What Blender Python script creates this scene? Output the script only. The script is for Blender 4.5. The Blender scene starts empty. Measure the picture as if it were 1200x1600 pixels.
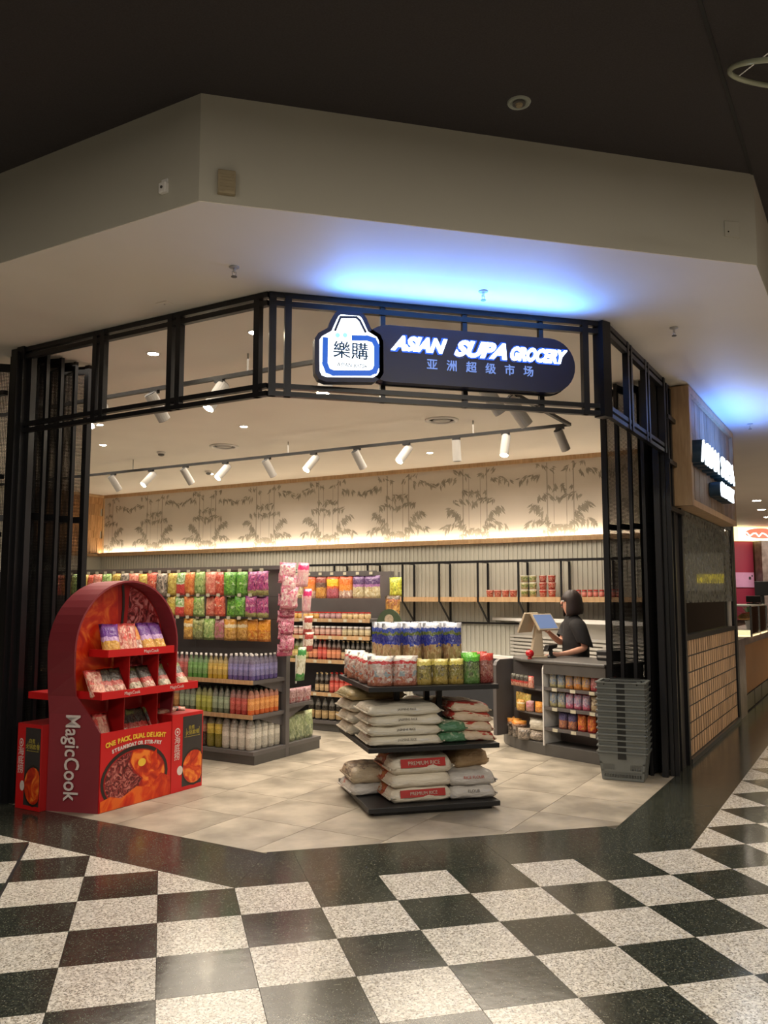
import bpy, bmesh, math, random
from mathutils import Vector, Matrix, Euler
random.seed(7)
S2 = math.sqrt(0.5)
scene = bpy.context.scene
COL = scene.collection
# ---------------------------------------------------------------- camera
cd = bpy.data.cameras.new('camera'); cam = bpy.data.objects.new('camera', cd); COL.objects.link(cam)
cam.location = (-0.41, -4.759, 1.56)
cam.rotation_euler = (math.radians(90 + 5.738), 0, math.radians(-14.621))
cd.sensor_fit = 'VERTICAL'; cd.sensor_height = 36; cd.lens = 29.5875; cd.clip_start = 0.05; cd.clip_end = 200
scene.camera = cam
# ---------------------------------------------------------------- exposure and world
vs = scene.view_settings
vs.view_transform = 'Standard'; vs.look = 'None'; vs.gamma = 1; vs.use_curve_mapping = False; vs.exposure = 0.28
w = bpy.data.worlds.new('world'); scene.world = w; w.use_nodes = True
w.node_tree.nodes['Background'].inputs[0].default_value = (0.5, 0.38, 0.27, 1)
w.node_tree.nodes['Background'].inputs[1].default_value = 0.06

def W(a, b, z=0.0):
    return Vector(((a - b) * S2, (a + b) * S2, z))
R45 = -math.pi / 4

def area(name, loc, rot, sx, sy, power, col, spread=180):
    l = bpy.data.lights.new(name, 'AREA'); l.shape = 'RECTANGLE'; l.size = sx; l.size_y = sy
    l.energy = power; l.color = col; l.spread = math.radians(spread)
    o = bpy.data.objects.new(name, l); COL.objects.link(o); o.location = loc; o.rotation_euler = rot
    return o
WARM = (1.0, 0.80, 0.56); WARM2 = (1.0, 0.865, 0.70)
# shop ceiling banks (one per field of recessed lamps)
for a_, b_, p_ in ((2.1, 3.3, 58), (2.2, 0.9, 44), (3.6, 1.0, 70), (4.0, 3.6, 84), (5.7, 1.2, 92), (5.8, 5.0, 92), (4.6, 7.5, 76)):
    area('shop_lamp_bank', W(a_, b_, 3.5), (0, 0, R45), 2.2, 2.2, p_, WARM2, 150)
# mall concourse lamps, behind and beside the viewer
area('mall_lamp_bank', (-2.8, -4.0, 4.05), (0, 0, 0), 1.6, 1.6, 160, (1, .88, .72))
area('mall_lamp_bank', (2.6, -4.5, 4.05), (0, 0, 0), 1.6, 1.6, 150, (1, .90, .76))
area('mall_lamp_bank', (0.2, -7.5, 4.05), (0, 0, 0), 2.0, 2.0, 215, (1, .88, .72))
area('mall_lamp_bank', W(6.0, -4.8, 4.05), (0, 0, R45), 1.5, 1.5, 60, WARM, 120)
area('mall_lamp_bank', W(14.0, -4.0, 3.5), (0, 0, R45), 2.5, 2.0, 110, WARM, 115)
# blue halo thrown up by the backlit signs
area('sign_halo_light', (1.5, 0.41, 3.37), (math.radians(180 + 30), 0, 0), 1.7, 0.05, 7, (0.06, 0.27, 1.0))
area('sign_halo_light', (1.45, 0.40, 3.36), (math.radians(180 + 55), 0, 0), 1.7, 0.10, 12, (0.06, 0.27, 1.0))
area('sign_halo_light', W(5.9, -1.80, 3.05), (math.radians(180), 0, R45), 0.1, 1.6, 15, (0.06, 0.26, 1.0))

# ---------------------------------------------------------------- materials
MATS = {}
def mat(name, col, rough=0.5, metal=0.0, emit=None, es=0.0, spec=0.5, noise=None, bump=None, alpha=None, coat=0.0):
    if name in MATS: return MATS[name]
    m = bpy.data.materials.new(name); m.use_nodes = True; MATS[name] = m
    nt = m.node_tree; b = nt.nodes['Principled BSDF']
    b.inputs['Base Color'].default_value = (*col, 1); b.inputs['Roughness'].default_value = rough
    b.inputs['Metallic'].default_value = metal; b.inputs['Specular IOR Level'].default_value = spec
    b.inputs['Coat Weight'].default_value = coat
    if emit: b.inputs['Emission Color'].default_value = (*emit, 1); b.inputs['Emission Strength'].default_value = es
    if noise or bump:
        tc0 = nt.nodes.new('ShaderNodeTexCoord'); oi = nt.nodes.new('ShaderNodeObjectInfo'); ml = nt.nodes.new('ShaderNodeMath'); ml.operation = 'MULTIPLY'; ml.inputs[1].default_value = 41.0
        nt.links.new(oi.outputs['Random'], ml.inputs[0]); va = nt.nodes.new('ShaderNodeVectorMath'); va.operation = 'ADD'; nt.links.new(tc0.outputs['Object'], va.inputs[0]); nt.links.new(ml.outputs[0], va.inputs[1])
        class _T: outputs = {'Object': va.outputs[0]}
        tc = _T
    if noise:                                    # noise = (scale, amount) or (scale, amount, second colour)
        n = nt.nodes.new('ShaderNodeTexNoise'); n.inputs['Scale'].default_value = noise[0]; n.inputs['Detail'].default_value = 5
        nt.links.new(tc.outputs['Object'], n.inputs['Vector'])
        r = nt.nodes.new('ShaderNodeValToRGB'); e = r.color_ramp.elements
        c2 = noise[2] if len(noise) > 2 else tuple(max(0, c * (1 - noise[1])) for c in col)
        e[0].position = 0.5 - noise[1] * 0.5 if len(noise) > 2 else 0.3; e[1].position = 0.7 if len(noise) < 3 else 0.5 + noise[1] * 0.5
        e[0].color = (*c2, 1); e[1].color = (*col, 1)
        nt.links.new(n.outputs['Fac'], r.inputs['Fac']); nt.links.new(r.outputs['Color'], b.inputs['Base Color'])
    if bump:
        n2 = nt.nodes.new('ShaderNodeTexNoise'); n2.inputs['Scale'].default_value = bump[0]
        nt.links.new(tc.outputs['Object'], n2.inputs['Vector'])
        bp = nt.nodes.new('ShaderNodeBump'); bp.inputs['Strength'].default_value = bump[1]; bp.inputs['Distance'].default_value = 0.01
        nt.links.new(n2.outputs['Fac'], bp.inputs['Height']); nt.links.new(bp.outputs['Normal'], b.inputs['Normal'])
    return m

def terrazzo(name, base, chips, thr, rough):
    m = bpy.data.materials.new(name); m.use_nodes = True; MATS[name] = m; nt = m.node_tree; b = nt.nodes['Principled BSDF']
    g = nt.nodes.new('ShaderNodeNewGeometry')
    prev = None
    mix = None; colsock = None
    for i, (sc, col, t) in enumerate(chips):
        v = nt.nodes.new('ShaderNodeTexVoronoi'); v.inputs['Scale'].default_value = sc
        nt.links.new(g.outputs['Position'], v.inputs['Vector'])
        sep = nt.nodes.new('ShaderNodeSeparateColor'); nt.links.new(v.outputs['Color'], sep.inputs[0])
        c = nt.nodes.new('ShaderNodeMath'); c.operation = 'GREATER_THAN'; c.inputs[1].default_value = t
        nt.links.new(sep.outputs[i % 3], c.inputs[0])
        mx = nt.nodes.new('ShaderNodeMixRGB'); nt.links.new(c.outputs[0], mx.inputs[0])
        if colsock is None: mx.inputs[1].default_value = (*base, 1)
        else: nt.links.new(colsock, mx.inputs[1])
        mx.inputs[2].default_value = (*col, 1); colsock = mx.outputs[0]
    nt.links.new(colsock, b.inputs['Base Color'])
    n = nt.nodes.new('ShaderNodeTexNoise'); n.inputs['Scale'].default_value = 3.0; nt.links.new(g.outputs['Position'], n.inputs['Vector'])
    mr = nt.nodes.new('ShaderNodeMapRange'); mr.inputs['To Min'].default_value = rough * 0.8; mr.inputs['To Max'].default_value = rough * 1.3
    nt.links.new(n.outputs['Fac'], mr.inputs['Value']); nt.links.new(mr.outputs[0], b.inputs['Roughness'])
    n3 = nt.nodes.new('ShaderNodeTexNoise'); n3.inputs['Scale'].default_value = 14.0; nt.links.new(g.outputs['Position'], n3.inputs['Vector'])
    bp = nt.nodes.new('ShaderNodeBump'); bp.inputs['Strength'].default_value = 0.05; bp.inputs['Distance'].default_value = 0.01
    nt.links.new(n3.outputs['Fac'], bp.inputs['Height']); nt.links.new(bp.outputs['Normal'], b.inputs['Normal'])
    b.inputs['Specular IOR Level'].default_value = 0.5
    return m

def wood(name, c1, c2, scale=(1, 1, 12), rough=0.45):
    m = bpy.data.materials.new(name); m.use_nodes = True; MATS[name] = m; nt = m.node_tree; b = nt.nodes['Principled BSDF']
    tc = nt.nodes.new('ShaderNodeTexCoord'); mp = nt.nodes.new('ShaderNodeMapping'); mp.inputs['Scale'].default_value = scale
    oi = nt.nodes.new('ShaderNodeObjectInfo'); ad = nt.nodes.new('ShaderNodeVectorMath'); ad.operation = 'ADD'
    ml = nt.nodes.new('ShaderNodeMath'); ml.operation = 'MULTIPLY'; ml.inputs[1].default_value = 37.0
    nt.links.new(oi.outputs['Random'], ml.inputs[0]); nt.links.new(tc.outputs['Object'], ad.inputs[0]); nt.links.new(ml.outputs[0], ad.inputs[1])
    nt.links.new(ad.outputs[0], mp.inputs['Vector'])
    n = nt.nodes.new('ShaderNodeTexNoise'); n.inputs['Scale'].default_value = 4; n.inputs['Detail'].default_value = 8; n.inputs['Distortion'].default_value = 0.6
    nt.links.new(mp.outputs[0], n.inputs['Vector'])
    r = nt.nodes.new('ShaderNodeValToRGB'); r.color_ramp.elements[0].position = 0.3; r.color_ramp.elements[1].position = 0.72
    r.color_ramp.elements[0].color = (*c1, 1); r.color_ramp.elements[1].color = (*c2, 1)
    nt.links.new(n.outputs['Fac'], r.inputs['Fac'])
    hs = nt.nodes.new('ShaderNodeHueSaturation'); mr = nt.nodes.new('ShaderNodeMapRange'); mr.inputs['To Min'].default_value = 0.75; mr.inputs['To Max'].default_value = 1.2
    nt.links.new(oi.outputs['Random'], mr.inputs['Value']); nt.links.new(mr.outputs[0], hs.inputs['Value']); nt.links.new(r.outputs[0], hs.inputs['Color'])
    nt.links.new(hs.outputs[0], b.inputs['Base Color']); b.inputs['Roughness'].default_value = rough
    return m

def packmat(name, bands, axis='Z', spot=None, rough=0.28, scale=9.0, mixin=0.16):
    """printed packaging: bands = [(from, colour)...] along one Generated axis; spot = (lo, hi, colour1, colour2) printed picture zone"""
    if name in MATS: return MATS[name]
    m = bpy.data.materials.new(name); m.use_nodes = True; MATS[name] = m; nt = m.node_tree; b = nt.nodes['Principled BSDF']
    tc = nt.nodes.new('ShaderNodeTexCoord'); sp = nt.nodes.new('ShaderNodeSeparateXYZ'); nt.links.new(tc.outputs['Generated'], sp.inputs[0])
    oi = nt.nodes.new('ShaderNodeObjectInfo')
    n = nt.nodes.new('ShaderNodeTexNoise'); n.inputs['Scale'].default_value = 5
    add = nt.nodes.new('ShaderNodeVectorMath'); add.operation = 'ADD'; nt.links.new(tc.outputs['Generated'], add.inputs[0]); nt.links.new(oi.outputs['Random'], add.inputs[1])
    nt.links.new(add.outputs[0], n.inputs['Vector'])
    wob = nt.nodes.new('ShaderNodeMath'); wob.operation = 'MULTIPLY_ADD'; wob.inputs[1].default_value = 0.16; wob.inputs[2].default_value = -0.08
    nt.links.new(n.outputs['Fac'], wob.inputs[0])
    ax = nt.nodes.new('ShaderNodeMath'); ax.operation = 'ADD'; nt.links.new(sp.outputs[axis], ax.inputs[0]); nt.links.new(wob.outputs[0], ax.inputs[1])
    r = nt.nodes.new('ShaderNodeValToRGB'); r.color_ramp.interpolation = 'CONSTANT'
    els = r.color_ramp.elements
    els[0].position = bands[0][0]; els[0].color = (*bands[0][1], 1)
    els[1].position = bands[1][0] if len(bands) > 1 else 0.999; els[1].color = (*(bands[1][1] if len(bands) > 1 else bands[0][1]), 1)
    for p, c in bands[2:]:
        e = els.new(p); e.color = (*c, 1)
    nt.links.new(ax.outputs[0], r.inputs['Fac']); sock = r.outputs[0]
    if spot:
        lo, hi, c1, c2 = spot
        v = nt.nodes.new('ShaderNodeTexVoronoi'); v.inputs['Scale'].default_value = scale; nt.links.new(add.outputs[0], v.inputs['Vector'])
        mx = nt.nodes.new('ShaderNodeMixRGB'); mx.inputs[1].default_value = (*c1, 1); mx.inputs[2].default_value = (*c2, 1)
        sc = nt.nodes.new('ShaderNodeSeparateColor'); nt.links.new(v.outputs['Color'], sc.inputs[0]); nt.links.new(sc.outputs[0], mx.inputs[0])
        a1 = nt.nodes.new('ShaderNodeMath'); a1.operation = 'GREATER_THAN'; a1.inputs[1].default_value = lo
        a2 = nt.nodes.new('ShaderNodeMath'); a2.operation = 'LESS_THAN'; a2.inputs[1].default_value = hi
        nt.links.new(ax.outputs[0], a1.inputs[0]); nt.links.new(ax.outputs[0], a2.inputs[0])
        a3 = nt.nodes.new('ShaderNodeMath'); a3.operation = 'MULTIPLY'; nt.links.new(a1.outputs[0], a3.inputs[0]); nt.links.new(a2.outputs[0], a3.inputs[1])
        n2 = nt.nodes.new('ShaderNodeTexNoise'); n2.inputs['Scale'].default_value = 3.3; nt.links.new(add.outputs[0], n2.inputs['Vector'])
        a4 = nt.nodes.new('ShaderNodeMath'); a4.operation = 'GREATER_THAN'; a4.inputs[1].default_value = 0.44; nt.links.new(n2.outputs['Fac'], a4.inputs[0])
        a5 = nt.nodes.new('ShaderNodeMath'); a5.operation = 'MULTIPLY'; nt.links.new(a3.outputs[0], a5.inputs[0]); nt.links.new(a4.outputs[0], a5.inputs[1])
        m2 = nt.nodes.new('ShaderNodeMixRGB'); nt.links.new(a5.outputs[0], m2.inputs[0]); nt.links.new(sock, m2.inputs[1]); nt.links.new(mx.outputs[0], m2.inputs[2]); sock = m2.outputs[0]
    fn = nt.nodes.new('ShaderNodeTexNoise'); fn.inputs['Scale'].default_value = 16; fn.inputs['Detail'].default_value = 3; nt.links.new(add.outputs[0], fn.inputs['Vector'])
    fr_ = nt.nodes.new('ShaderNodeValToRGB'); e_ = fr_.color_ramp.elements; e_[0].position = .40; e_[0].color = (.05, .045, .04, 1); e_[1].position = .60; e_[1].color = (.62, .56, .46, 1)
    fm = nt.nodes.new('ShaderNodeMixRGB'); fm.inputs[0].default_value = mixin; nt.links.new(fn.outputs['Fac'], fr_.inputs[0]); nt.links.new(sock, fm.inputs[1]); nt.links.new(fr_.outputs[0], fm.inputs[2]); sock = fm.outputs[0]
    nt.links.new(sock, b.inputs['Base Color']); b.inputs['Roughness'].default_value = rough
    wn = nt.nodes.new('ShaderNodeTexNoise'); wn.inputs['Scale'].default_value = 7; nt.links.new(add.outputs[0], wn.inputs['Vector'])
    bp = nt.nodes.new('ShaderNodeBump'); bp.inputs['Strength'].default_value = 0.5; bp.inputs['Distance'].default_value = 0.02
    nt.links.new(wn.outputs['Fac'], bp.inputs['Height']); nt.links.new(bp.outputs['Normal'], b.inputs['Normal'])
    return m

def perf(name, col, pitch, hole, rough=0.4):
    """sheet metal with punched holes, real transparency"""
    m = bpy.data.materials.new(name); m.use_nodes = True; MATS[name] = m; nt = m.node_tree; b = nt.nodes['Principled BSDF']
    b.inputs['Base Color'].default_value = (*col, 1); b.inputs['Roughness'].default_value = rough; b.inputs['Metallic'].default_value = 0.4
    uv = nt.nodes.new('ShaderNodeUVMap')
    vm = nt.nodes.new('ShaderNodeVectorMath'); vm.operation = 'SCALE'; vm.inputs['Scale'].default_value = 1 / pitch
    nt.links.new(uv.outputs[0], vm.inputs[0])
    fr = nt.nodes.new('ShaderNodeVectorMath'); fr.operation = 'FRACTION'; nt.links.new(vm.outputs[0], fr.inputs[0])
    d = nt.nodes.new('ShaderNodeVectorMath'); d.operation = 'DISTANCE'; d.inputs[1].default_value = (0.5, 0.5, 0); nt.links.new(fr.outputs[0], d.inputs[0])
    lt = nt.nodes.new('ShaderNodeMath'); lt.operation = 'GREATER_THAN'; lt.inputs[1].default_value = hole; nt.links.new(d.outputs['Value'], lt.inputs[0])
    nt.links.new(lt.outputs[0], b.inputs['Alpha'])
    return m

def glass(name, tint=(0.9, 0.95, 0.95), refl=0.12, rough=0.02):
    m = bpy.data.materials.new(name); m.use_nodes = True; MATS[name] = m; nt = m.node_tree
    for n in list(nt.nodes):
        if n.type != 'OUTPUT_MATERIAL': nt.nodes.remove(n)
    out = [n for n in nt.nodes if n.type == 'OUTPUT_MATERIAL'][0]
    t = nt.nodes.new('ShaderNodeBsdfTransparent'); t.inputs[0].default_value = (*tint, 1)
    g = nt.nodes.new('ShaderNodeBsdfGlossy'); g.inputs['Roughness'].default_value = rough
    f = nt.nodes.new('ShaderNodeFresnel'); f.inputs[0].default_value = 1.5
    ad = nt.nodes.new('ShaderNodeMath'); ad.operation = 'ADD'; ad.inputs[1].default_value = refl; ad.use_clamp = True; nt.links.new(f.outputs[0], ad.inputs[0])
    mx = nt.nodes.new('ShaderNodeMixShader'); nt.links.new(ad.outputs[0], mx.inputs[0]); nt.links.new(t.outputs[0], mx.inputs[1]); nt.links.new(g.outputs[0], mx.inputs[2])
    nt.links.new(mx.outputs[0], out.inputs[0])
    return m

def emis(name, col, s):
    return mat(name, tuple(.25 * c for c in col), 0.4, emit=col, es=s)

BLACK = mat('black_steel', (0.012, 0.012, 0.014), 0.35, 0.3, bump=(60, 0.05))
BLACKM = mat('matt_black_paint', (0.010, 0.010, 0.011), 0.45, noise=(20, 0.3))
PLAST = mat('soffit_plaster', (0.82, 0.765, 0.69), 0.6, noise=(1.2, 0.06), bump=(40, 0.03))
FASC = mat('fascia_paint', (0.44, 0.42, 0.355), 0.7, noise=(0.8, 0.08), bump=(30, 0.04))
DARKC = mat('dark_ceiling_paint', (0.036, 0.030, 0.031), 0.8, noise=(120, 0.3), bump=(150, 0.1))
GREYM = mat('grey_shelf_steel', (0.13, 0.12, 0.12), 0.45, 0.2, noise=(6, 0.15))
GREYL = mat('pale_grey_laminate', (0.34, 0.32, 0.30), 0.5, noise=(8, 0.12))
CHAR = mat('charcoal_laminate', (0.085, 0.080, 0.075), 0.45, noise=(8, 0.15))
WHITE = mat('white_enamel', (0.75, 0.73, 0.70), 0.4, noise=(5, 0.06))
LAMPB = mat('lamp_body_white', (0.40, 0.385, 0.36), 0.4, noise=(5, 0.06))
TILEW = terrazzo('white_terrazzo', (0.56, 0.53, 0.47), [(150, (0.30, 0.27, 0.22), 0.78), (260, (0.10, 0.10, 0.09), 0.90), (110, (0.72, 0.69, 0.62), 0.80)], 0, 0.17)
TILEB = terrazzo('black_terrazzo', (0.020, 0.023, 0.019), [(150, (0.045, 0.052, 0.040), 0.62), (230, (0.16, 0.16, 0.12), 0.955)], 0, 0.14)
BANDM = terrazzo('black_band_terrazzo', (0.020, 0.023, 0.019), [(150, (0.05, 0.055, 0.042), 0.6), (230, (0.15, 0.15, 0.11), 0.955)], 0, 0.16)
SHOPT = mat('grey_stone_tile', (0.43, 0.38, 0.305), 0.40, noise=(3.4, 0.34, (0.21, 0.185, 0.145)), bump=(12, 0.04))
GROUT = mat('grout', (0.10, 0.09, 0.075), 0.9, noise=(30, 0.2))
OAK = wood('oak', (0.42, 0.25, 0.12), (0.60, 0.40, 0.22), (12, 1, 1))
OAKV = wood('oak_vertical', (0.50, 0.31, 0.17), (0.66, 0.44, 0.26), (14, 14, 1))
SHING = wood('shingle_wood', (0.33, 0.16, 0.06), (0.60, 0.34, 0.15), (10, 10, 1.2))
RIB = mat('ribbed_white_panel', (0.47, 0.46, 0.40), 0.45, noise=(1.5, 0.05))
PAPER = mat('wallpaper', (0.60, 0.54, 0.47), 0.85, noise=(1.2, 0.10), bump=(70, 0.05))
LEAFP = mat('wallpaper_print_grey', (0.20, 0.18, 0.145), 0.85, noise=(6, 0.5, (0.36, 0.32, 0.26)))
STALK = mat('wallpaper_print_pale', (0.38, 0.335, 0.28), 0.85, noise=(8, 0.2))
LEDM = emis('led_strip_glow', (1.0, 0.86, 0.64), 26)
LAMPE = emis('lamp_lens_glow', (1.0, 0.86, 0.62), 55)
PERF = perf('perforated_black_steel', (0.025, 0.024, 0.024), 0.012, 0.25)
PERF2 = perf('open_perforated_black_steel', (0.025, 0.024, 0.024), 0.012, 0.36)
GLASS = glass('window_glass')
CHROME = mat('chrome', (0.6, 0.6, 0.6), 0.2, 1.0, noise=(5, 0.05))

# ---------------------------------------------------------------- mesh helpers
class MB:
    def __init__(s): s.v = []; s.f = []; s.m = None
    def add(s, vs, fs):
        o = len(s.v); s.v += [tuple(v) for v in vs]; s.f += [tuple(i + o for i in f) for f in fs]; return s
    def box(s, x0, x1, y0, y1, z0, z1):
        return s.add([(x0, y0, z0), (x1, y0, z0), (x1, y1, z0), (x0, y1, z0), (x0, y0, z1), (x1, y0, z1), (x1, y1, z1), (x0, y1, z1)],
                     [(0, 3, 2, 1), (4, 5, 6, 7), (0, 1, 5, 4), (1, 2, 6, 5), (2, 3, 7, 6), (3, 0, 4, 7)])
    def bar(s, p0, p1, w, h=None):
        """square bar between two points; w across, h along the more vertical side axis"""
        h = h or w; p0 = Vector(p0); p1 = Vector(p1); d = (p1 - p0).normalized()
        up = Vector((0, 0, 1)) if abs(d.z) < 0.95 else Vector((0, 1, 0))
        sx = d.cross(up).normalized() * w / 2; sy = sx.normalized().cross(d).normalized() * h / 2
        vs = [p + a * sx + b * sy for p in (p0, p1) for a, b in ((-1, -1), (1, -1), (1, 1), (-1, 1))]
        return s.add(vs, [(0, 3, 2, 1)[::-1], (4, 5, 6, 7)[::-1], (0, 1, 5, 4)[::-1], (1, 2, 6, 5)[::-1], (2, 3, 7, 6)[::-1], (3, 0, 4, 7)[::-1]])
    def tube(s, p0, p1, r0, r1=None, n=12, caps=True):
        r1 = r0 if r1 is None else r1; p0 = Vector(p0); p1 = Vector(p1); d = (p1 - p0).normalized()
        up = Vector((0, 0, 1)) if abs(d.z) < 0.95 else Vector((1, 0, 0))
        x = d.cross(up).normalized(); y = d.cross(x).normalized()
        vs = []
        for p, r in ((p0, r0), (p1, r1)):
            for i in range(n):
                t = 2 * math.pi * i / n; vs.append(p + x * (r * math.cos(t)) + y * (r * math.sin(t)))
        fs = [(i, (i + 1) % n, n + (i + 1) % n, n + i)[::-1] for i in range(n)]
        if caps: fs += [tuple(range(n)), tuple(range(2 * n - 1, n - 1, -1))]
        return s.add(vs, fs)
    def lathe(s, prof, n=12, c=(0, 0, 0)):
        vs = []
        for r, z in prof:
            for i in range(n):
                t = 2 * math.pi * i / n; vs.append((c[0] + r * math.cos(t), c[1] + r * math.sin(t), c[2] + z))
        fs = []
        for k in range(len(prof) - 1):
            for i in range(n):
                fs.append((k * n + i, k * n + (i + 1) % n, (k + 1) * n + (i + 1) % n, (k + 1) * n + i))
        fs.append(tuple(range(n - 1, -1, -1))); fs.append(tuple((len(prof) - 1) * n + i for i in range(n)))
        return s.add(vs, fs)
    def prism(s, pts, ax, d0, d1):
        """pts: 2D outline (counter-clockwise), extruded along axis ax ('x','y','z') from d0 to d1"""
        n = len(pts)
        def P(p, d):
            return {'x': (d, p[0], p[1]), 'y': (p[0], d, p[1]), 'z': (p[0], p[1], d)}[ax]
        vs = [P(p, d0) for p in pts] + [P(p, d1) for p in pts]
        fs = [tuple(range(n))[::-1], tuple(range(n, 2 * n))] + [(i, (i + 1) % n, n + (i + 1) % n, n + i) for i in range(n)]
        if ax == 'y': fs = [f[::-1] for f in fs]
        return s.add(vs, fs)
    def mesh(s, name, m, smooth=False):
        me = bpy.data.meshes.new(name); me.from_pydata([tuple(v) for v in s.v], [], s.f); me.validate(); 
        if m: me.materials.append(m)
        if smooth:
            for p in me.polygons: p.use_smooth = True
        me.update(); return me
    def build(s, name, m, parent=None, smooth=False, bevel=0.0, fix=False):
        me = s.mesh(name, m, smooth)
        if fix:
            bm = bmesh.new(); bm.from_mesh(me); bmesh.ops.recalc_face_normals(bm, faces=bm.faces); bm.to_mesh(me); bm.free()
        return link(name, me, parent, bevel)

def link(name, me, parent=None, bevel=0.0):
    o = bpy.data.objects.new(name, me); COL.objects.link(o)
    if parent: o.parent = parent
    if bevel:
        b = o.modifiers.new('bevel', 'BEVEL'); b.width = bevel; b.segments = 2; b.limit_method = 'ANGLE'
    return o
def tag(o, label, cat, group=None):
    o['label'] = label; o['category'] = cat
    if group: o['group'] = group
    return o
def thing(name, label, cat, loc=(0, 0, 0), rz=0.0, group=None):
    o = bpy.data.objects.new(name, None); COL.objects.link(o); o.location = loc; o.rotation_euler = (0, 0, rz)
    o.empty_display_size = 0.1
    return tag(o, label, cat, group)
def struct(o): o['kind'] = 'structure'; return o
def stuff(o): o['kind'] = 'stuff'; return o
def dup(root, loc=None, rot=None, label=None, group=None):
    r = root.copy(); COL.objects.link(r)
    if loc is not None: r.location = loc
    if rot is not None: r.rotation_euler = rot
    if label: r['label'] = label
    if group: r['group'] = group
    for ch in list(root.children):
        c = ch.copy(); COL.objects.link(c); c.parent = r
        for g in list(ch.children):
            d = g.copy(); COL.objects.link(d); d.parent = c
    return r
def txt(name, body, size, loc, cols, m, parent=None, ext=0.002, align='CENTER', shear=0.0, sx=1.0, bold=0.0, fit=None):
    """lettering: cols = (text x direction, text up direction)"""
    c = bpy.data.curves.new(name, 'FONT'); c.body = body; c.size = size; c.extrude = ext; c.align_x = align; c.align_y = 'CENTER'
    c.shear = shear; c.offset = bold; c.materials.append(m); c.resolution_u = 3
    o = bpy.data.objects.new(name, c); COL.objects.link(o)
    x = Vector(cols[0]).normalized(); y = Vector(cols[1]).normalized(); z = x.cross(y)
    me = bpy.data.meshes.new_from_object(o); bpy.data.objects.remove(o); me.name = name
    if not me.materials: me.materials.append(m)
    if fit:
        xs = [v.co.x for v in me.vertices]; c0 = (min(xs) + max(xs)) / 2; sx = fit / (max(xs) - min(xs))
        for v in me.vertices: v.co.x -= c0
    o = bpy.data.objects.new(name, me); COL.objects.link(o)
    o.rotation_euler = Matrix((x, y, z)).transposed().to_euler(); o.location = loc; o.scale = (sx, 1, 1)
    if parent: o.parent = parent
    return o
ORD = ['first', 'second', 'third', 'fourth', 'fifth', 'sixth', 'seventh', 'eighth', 'ninth', 'tenth', 'eleventh', 'twelfth', 'thirteenth',
       'fourteenth', 'fifteenth', 'sixteenth', 'seventeenth', 'eighteenth', 'nineteenth', 'twentieth', 'twenty-first', 'twenty-second',
       'twenty-third', 'twenty-fourth', 'twenty-fifth', 'twenty-sixth', 'twenty-seventh', 'twenty-eighth', 'twenty-ninth', 'thirtieth',
       'thirty-first', 'thirty-second', 'thirty-third', 'thirty-fourth', 'thirty-fifth', 'thirty-sixth', 'thirty-seventh', 'thirty-eighth', 'thirty-ninth', 'fortieth']

# ---------------------------------------------------------------- floor
def clip(poly, n, c):
    """keep the side where n.p <= c"""
    out = []
    for i in range(len(poly)):
        p, q = poly[i], poly[(i + 1) % len(poly)]
        dp = n[0] * p[0] + n[1] * p[1] - c; dq = n[0] * q[0] + n[1] * q[1] - c
        if dp <= 1e-9: out.append(p)
        if (dp < -1e-9 and dq > 1e-9) or (dp > 1e-9 and dq < -1e-9):
            t = dp / (dp - dq); out.append((p[0] + t * (q[0] - p[0]), p[1] + t * (q[1] - p[1])))
    # drop degenerate
    if len(out) < 3: return []
    ar = sum(out[i][0] * out[(i + 1) % len(out)][1] - out[(i + 1) % len(out)][0] * out[i][1] for i in range(len(out))) / 2
    return out if abs(ar) > 1e-4 else []
_cf = Vector((math.sin(math.radians(14.621)), math.cos(math.radians(14.621)), 0)); _cr = Vector((_cf.y, -_cf.x, 0))
def near_view(x, y, m=0.35):
    d = Vector((x, y, 0)) - Vector((cam.location.x, cam.location.y, 0)); f = d.dot(_cf)
    return f > 2.6 and abs(d.dot(_cr)) < f * 0.456 + m
floor = struct(MB().box(-26, 30, -16, 34, -0.12, -0.012).build('floor', GROUT))
NA = (S2, S2); NB = (-S2, S2)
T = 0.4; TH = 0.012
far = {0: MB(), 1: MB()}
shared = {}
def tilepoly(poly, m, name, parent):
    cx = sum(p[0] for p in poly) / len(poly); cy = sum(p[1] for p in poly) / len(poly)
    o = MB().prism([(p[0] - cx, p[1] - cy) for p in poly], 'z', -TH, 0).build(name, m, parent); o.location = (cx, cy, 0); return o
full = {}
def shrink(poly, g=0.0012):
    cx = sum(p[0] for p in poly) / len(poly); cy = sum(p[1] for p in poly) / len(poly)
    out = []
    for p in poly:
        dx, dy = p[0] - cx, p[1] - cy; r = math.hypot(dx, dy); k = max(0, 1 - 1.41 * g / r); out.append((cx + dx * k, cy + dy * k))
    return out
ntile = 0
BB = -1.98
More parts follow.
